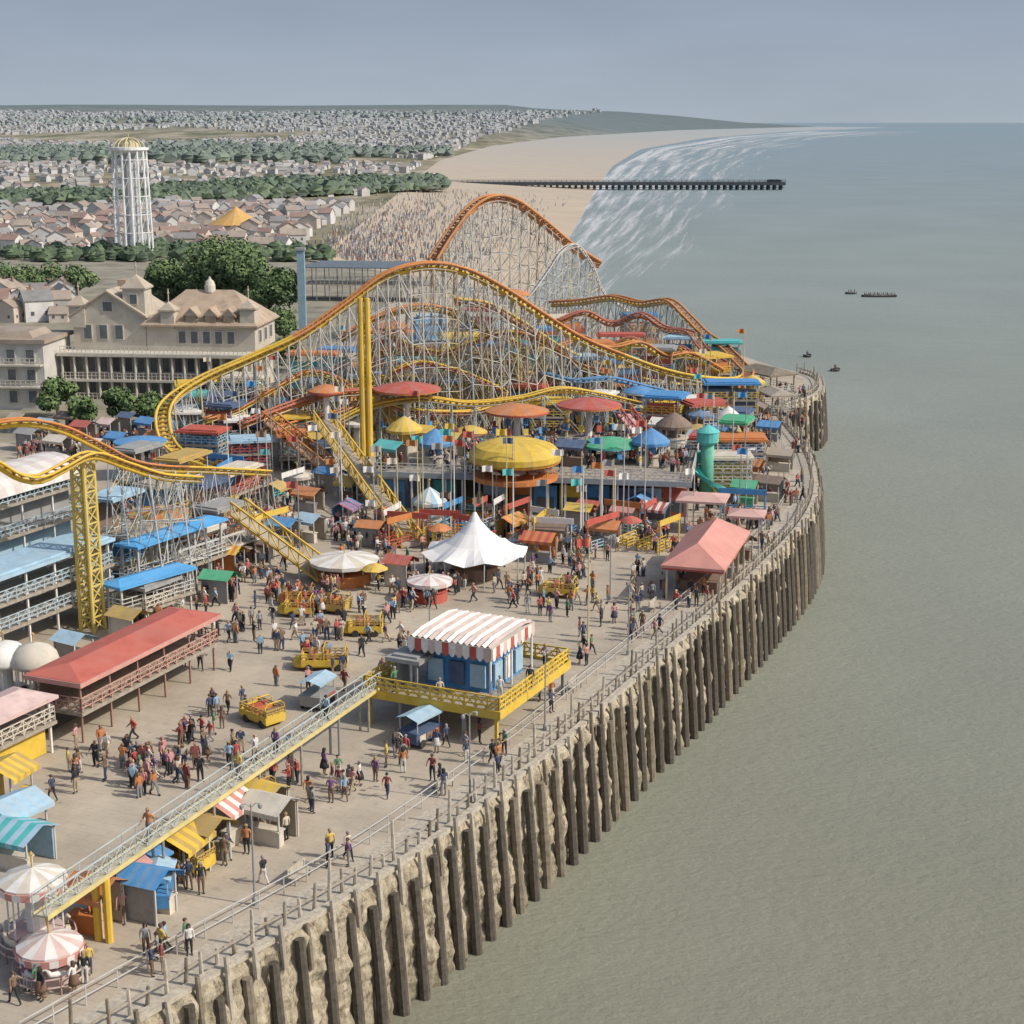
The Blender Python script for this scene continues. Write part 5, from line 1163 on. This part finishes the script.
def hair_mesh(hd,long):
    b=MB(); x,y,z=hd; vs=[];fs=[]; n=10
    for j,ph in enumerate((-.35,-.05,.3,.7,1.1,1.5)):
        for k in range(n):
            a=2*pi*k/n; front=math.sin(a)
            zz=z+.025+.105*math.sin(ph); rr=.103*math.cos(max(ph,-.2))
            if front>.3 and ph<.25: zz=z+.06
            if long and j==0 and front<.3: zz=z-.2
            vs.append((x+rr*math.cos(a),y-.008+rr*1.1*math.sin(a),zz))
    for j in range(5):
        for k in range(n): fs.append((j*n+k,j*n+(k+1)%n,(j+1)*n+(k+1)%n,(j+1)*n+k))
    fs.append(tuple(5*n+k for k in range(n))); b.add(vs,fs); return b.mesh('hair',HA[0],True)
HAIR={(ps,l):hair_mesh(POSE[ps][1],l) for ps in POSE for l in(0,1)}
skirtme=MB().lathe([(.27,.5),(.24,.7),(.17,.98),(.135,1.06)],14).mesh('skirt',HA[0],True)
verb=dict(stand='standing',walk='walking',akimbo='gesturing',reach='reaching',sit='sitting')
rp_=random.Random(99); usedp={}; allp=[]; NP=0
PS=1.06
def person(px,py,z=0.,pose=None,loc=None,rz=None,place=None,dark=False):
    global NP
    pose=pose or rp_.choice(['stand','stand','stand','walk','walk','akimbo','reach'])
    loc=loc or P(px,py,z); place=place or where(px,py)
    us=usedp.setdefault(place,set())
    for _ in range(300):
        tp=rp_.choice(['red','white','navy','black','black','brown','brown','maroon','grey','orange','yellow','green','pink','purple','cream','light blue','navy'] if not dark else ['navy','black','brown','maroon','grey','purple'])
        bt=rp_.choice(['black','black','navy','tan','grey','brown','white']); sk=rp_.random()<.15 and pose in('stand','akimbo')
        key=(tp,bt,sk,pose)
        if key not in us: us.add(key); break
    me,hd=POSE[pose]; o=link('person',me); s=rp_.uniform(.92,1.06)*PS
    o.location=loc; o.rotation_euler=(0,0,rp_.uniform(0,6.28) if rz is None else rz); o.scale=(s*1.08,s*1.08,s)
    skm=rp_.choice([SK[0],SK[0],SK[1],SK[2]])
    for i,mt in enumerate([skm,cl(tp,TOP[tp]),skm if sk else cl(bt+' trouser',BOT[bt])]): o.material_slots[i].link='OBJECT'; o.material_slots[i].material=mt
    h=link('hair',HAIR[(pose,1 if sk or rp_.random()<.3 else 0)],o); h.material_slots[0].link='OBJECT'; h.material_slots[0].material=rp_.choice(HA)
    if sk:
        q=link('skirt',skirtme,o); q.material_slots[0].link='OBJECT'; q.material_slots[0].material=cl(bt+' trouser',BOT[bt])
    tag(o,'person in %s top and %s %s %s %s'%(tp,bt,'skirt' if sk else 'trousers',verb[pose],place),'person')
    allp.append(loc.copy()); NP+=1
def boat(px,py,L,lbl,n,rz,grp):
    o=P(px,py,WZ); t=thing('rowing_boat',lbl,'boat',o,rz); m=MB(); sec=9; vs=[];fs=[]
    for i in range(sec):
        u=-1+2*i/(sec-1); wd=1.0*(1-abs(u)**2.4)+.04; z=.55+.3*u*u
        for (a,b) in((-1,1),(-.8,.25),(0,0),(.8,.25),(1,1)): vs.append((u*L/2,a*wd,-.15+b*(z)))
    for i in range(sec-1):
        for k in range(4): fs.append((i*5+k,i*5+k+1,(i+1)*5+k+1,(i+1)*5+k))
    m.add(vs,fs); m.build('hull',pc('dark'),t,True)
    for i in range(n):
        x=0 if n==1 else -L/2+.9+i*(L-1.8)/max(1,n-1); MB().box((x,0,.38),(.3,1.7,.07)).build('thwart',timber,t)
        ca,sa=math.cos(rz),math.sin(rz); y=.35*(1 if i%2 else -1) if n>1 else 0
        person(0,0,loc=o+Vector((x*ca-y*sa,x*sa+y*ca,.15)),pose='sit',rz=rz-pi/2+rp_.uniform(-.5,.5),place=grp,dark=True)
boat(851,294,3.6,'shorter dark rowing boat at the left of the pair out at sea',3,.05,'in the short boat at sea')
boat(879,297,10.5,'longer dark rowing boat full of people out at sea',15,-.05,'in the long boat at sea')
boat(835,371,2.4,'tiny dark dinghy floating right of the curved wall end',1,.9,'in the nearer tiny dinghy')
boat(807,357,2.0,'tiny dark dinghy floating behind the curved wall end',1,.4,'in the farther tiny dinghy')
CLU=[(168,955,12,6,6),(150,975,8,4,2),(75,778,9,12,7),(135,768,16,8,6),(208,726,8,12,8),(236,760,4,6,4),(230,716,12,5,5),(342,790,8,9,10),(309,805,3,5,3),(265,884,1,1,1),(336,868,9,4,4),(395,762,14,8,8),(458,760,12,8,6),(500,765,8,6,4),(440,792,4,4,2),(548,706,8,10,6),(583,655,6,9,6),(622,622,14,10,10),(606,560,6,6,4),(570,552,14,8,8),(535,585,14,9,8),(480,588,32,5,9),(440,602,20,6,5),(400,572,20,12,7),(335,604,28,8,6),(250,625,14,14,7),(300,625,12,6,4),(545,622,10,8,5),(645,600,8,6,5),(225,856,14,9,6),(272,838,12,7,5),(120,925,16,9,8),(66,985,18,8,8),(22,995,8,6,3),(178,892,10,6,5),(190,660,8,8,5),(182,775,4,4,2),(155,778,4,4,3),(385,800,3,3,1),(640,640,6,5,3),(590,600,10,8,3),(700,600,12,8,5),(560,530,20,8,6),(600,520,24,6,6),(520,545,20,6,6),(450,560,16,8,6)]
XS=sorted([(-p[1],p[0]) for p in EPX[:14]])
def inside(px,py): return px<interp(XS,-py)-12
for cx,cy,sx_,sy_,n in CLU:
    k=0;tr=0
    while k<n and tr<80 and NP<286:
        tr+=1; px,py=cx+rp_.gauss(0,sx_),cy+rp_.gauss(0,sy_)
        if not inside(px,py): continue
        p=P(px,py)
        if any((p-q).length<.5 for q in allp): continue
        person(px,py); k+=1
for u in(.25,.5,.62,.8):
    p=WA.lerp(WB,u); person(0,0,loc=p,place='up on the raised walkway',pose=rp_.choice(['walk','stand']),rz=AX+rp_.choice([0,pi]))
for px,py in [(395,692),(530,690),(500,700),(440,702),(545,668)]: person(px,py,PZ,place='on the yellow platform ride',pose=rp_.choice(['stand','akimbo']))
for px in(445,560,640): person(px,468+rp_.uniform(-3,4),DH,place='on the upper deck')
m=MB(); cmats=[]; rgc=random.Random(4)
combos=[('red','black'),('brown','navy'),('black','black'),('white','tan'),('maroon','brown'),('orange','grey'),('navy','tan'),('pink','black'),('cream','navy'),('light blue','black')]
for tp,bt in combos: cmats+=[SK[len(cmats)//4%3],cl(tp,TOP[tp]),cl(bt+' trouser',BOT[bt]),rubber]
def crowd(n,x0,x1,y0,y1,z=0.,bad=None):
    k=0
    while k<n:
        px,py=rgc.uniform(x0,x1),rgc.uniform(y0,y1)
        if bad and bad(px,py): k+=.2; continue
        if noise.noise(Vector((px*.03,py*.05,2)))<-.05: k+=.1; continue
        p=P(px,py,z); b=rgc.choice(LOW); a=rgc.uniform(0,6.28); s=rgc.uniform(.9,1.06)*PS; ca,sa=math.cos(a)*s*1.1,math.sin(a)*s*1.1; o=4*rgc.randrange(len(combos)); k+=1
        m.add([(p.x+v[0]*ca-v[1]*sa,p.y+v[0]*sa+v[1]*ca,p.z+v[2]*s) for v in b.v],b.f,[q+o for q in b.m])
ondeck=lambda x,y: (372<x<694 and 436<y<523) or x>interp(XS,-y)-8
crowd(600,190,770,385,550,0,ondeck)
crowd(180,380,688,440,474,DH)
crowd(110,735,805,390,530,0,ondeck)
crowd(150,20,180,425,470,0)
crowd(210,215,690,530,610,0,ondeck)
crowd(90,110,240,500,640,0)
crowd(60,230,420,610,690,0)
crowd(40,90,300,740,800,0)
tag(m.build('park_crowd',cmats),'dense crowd of far visitors among the rides','crowd',None,'stuff')
print('people',NP,'dups',[k for k,v in USED.items() if v>1 and 'far town' not in k][:20])
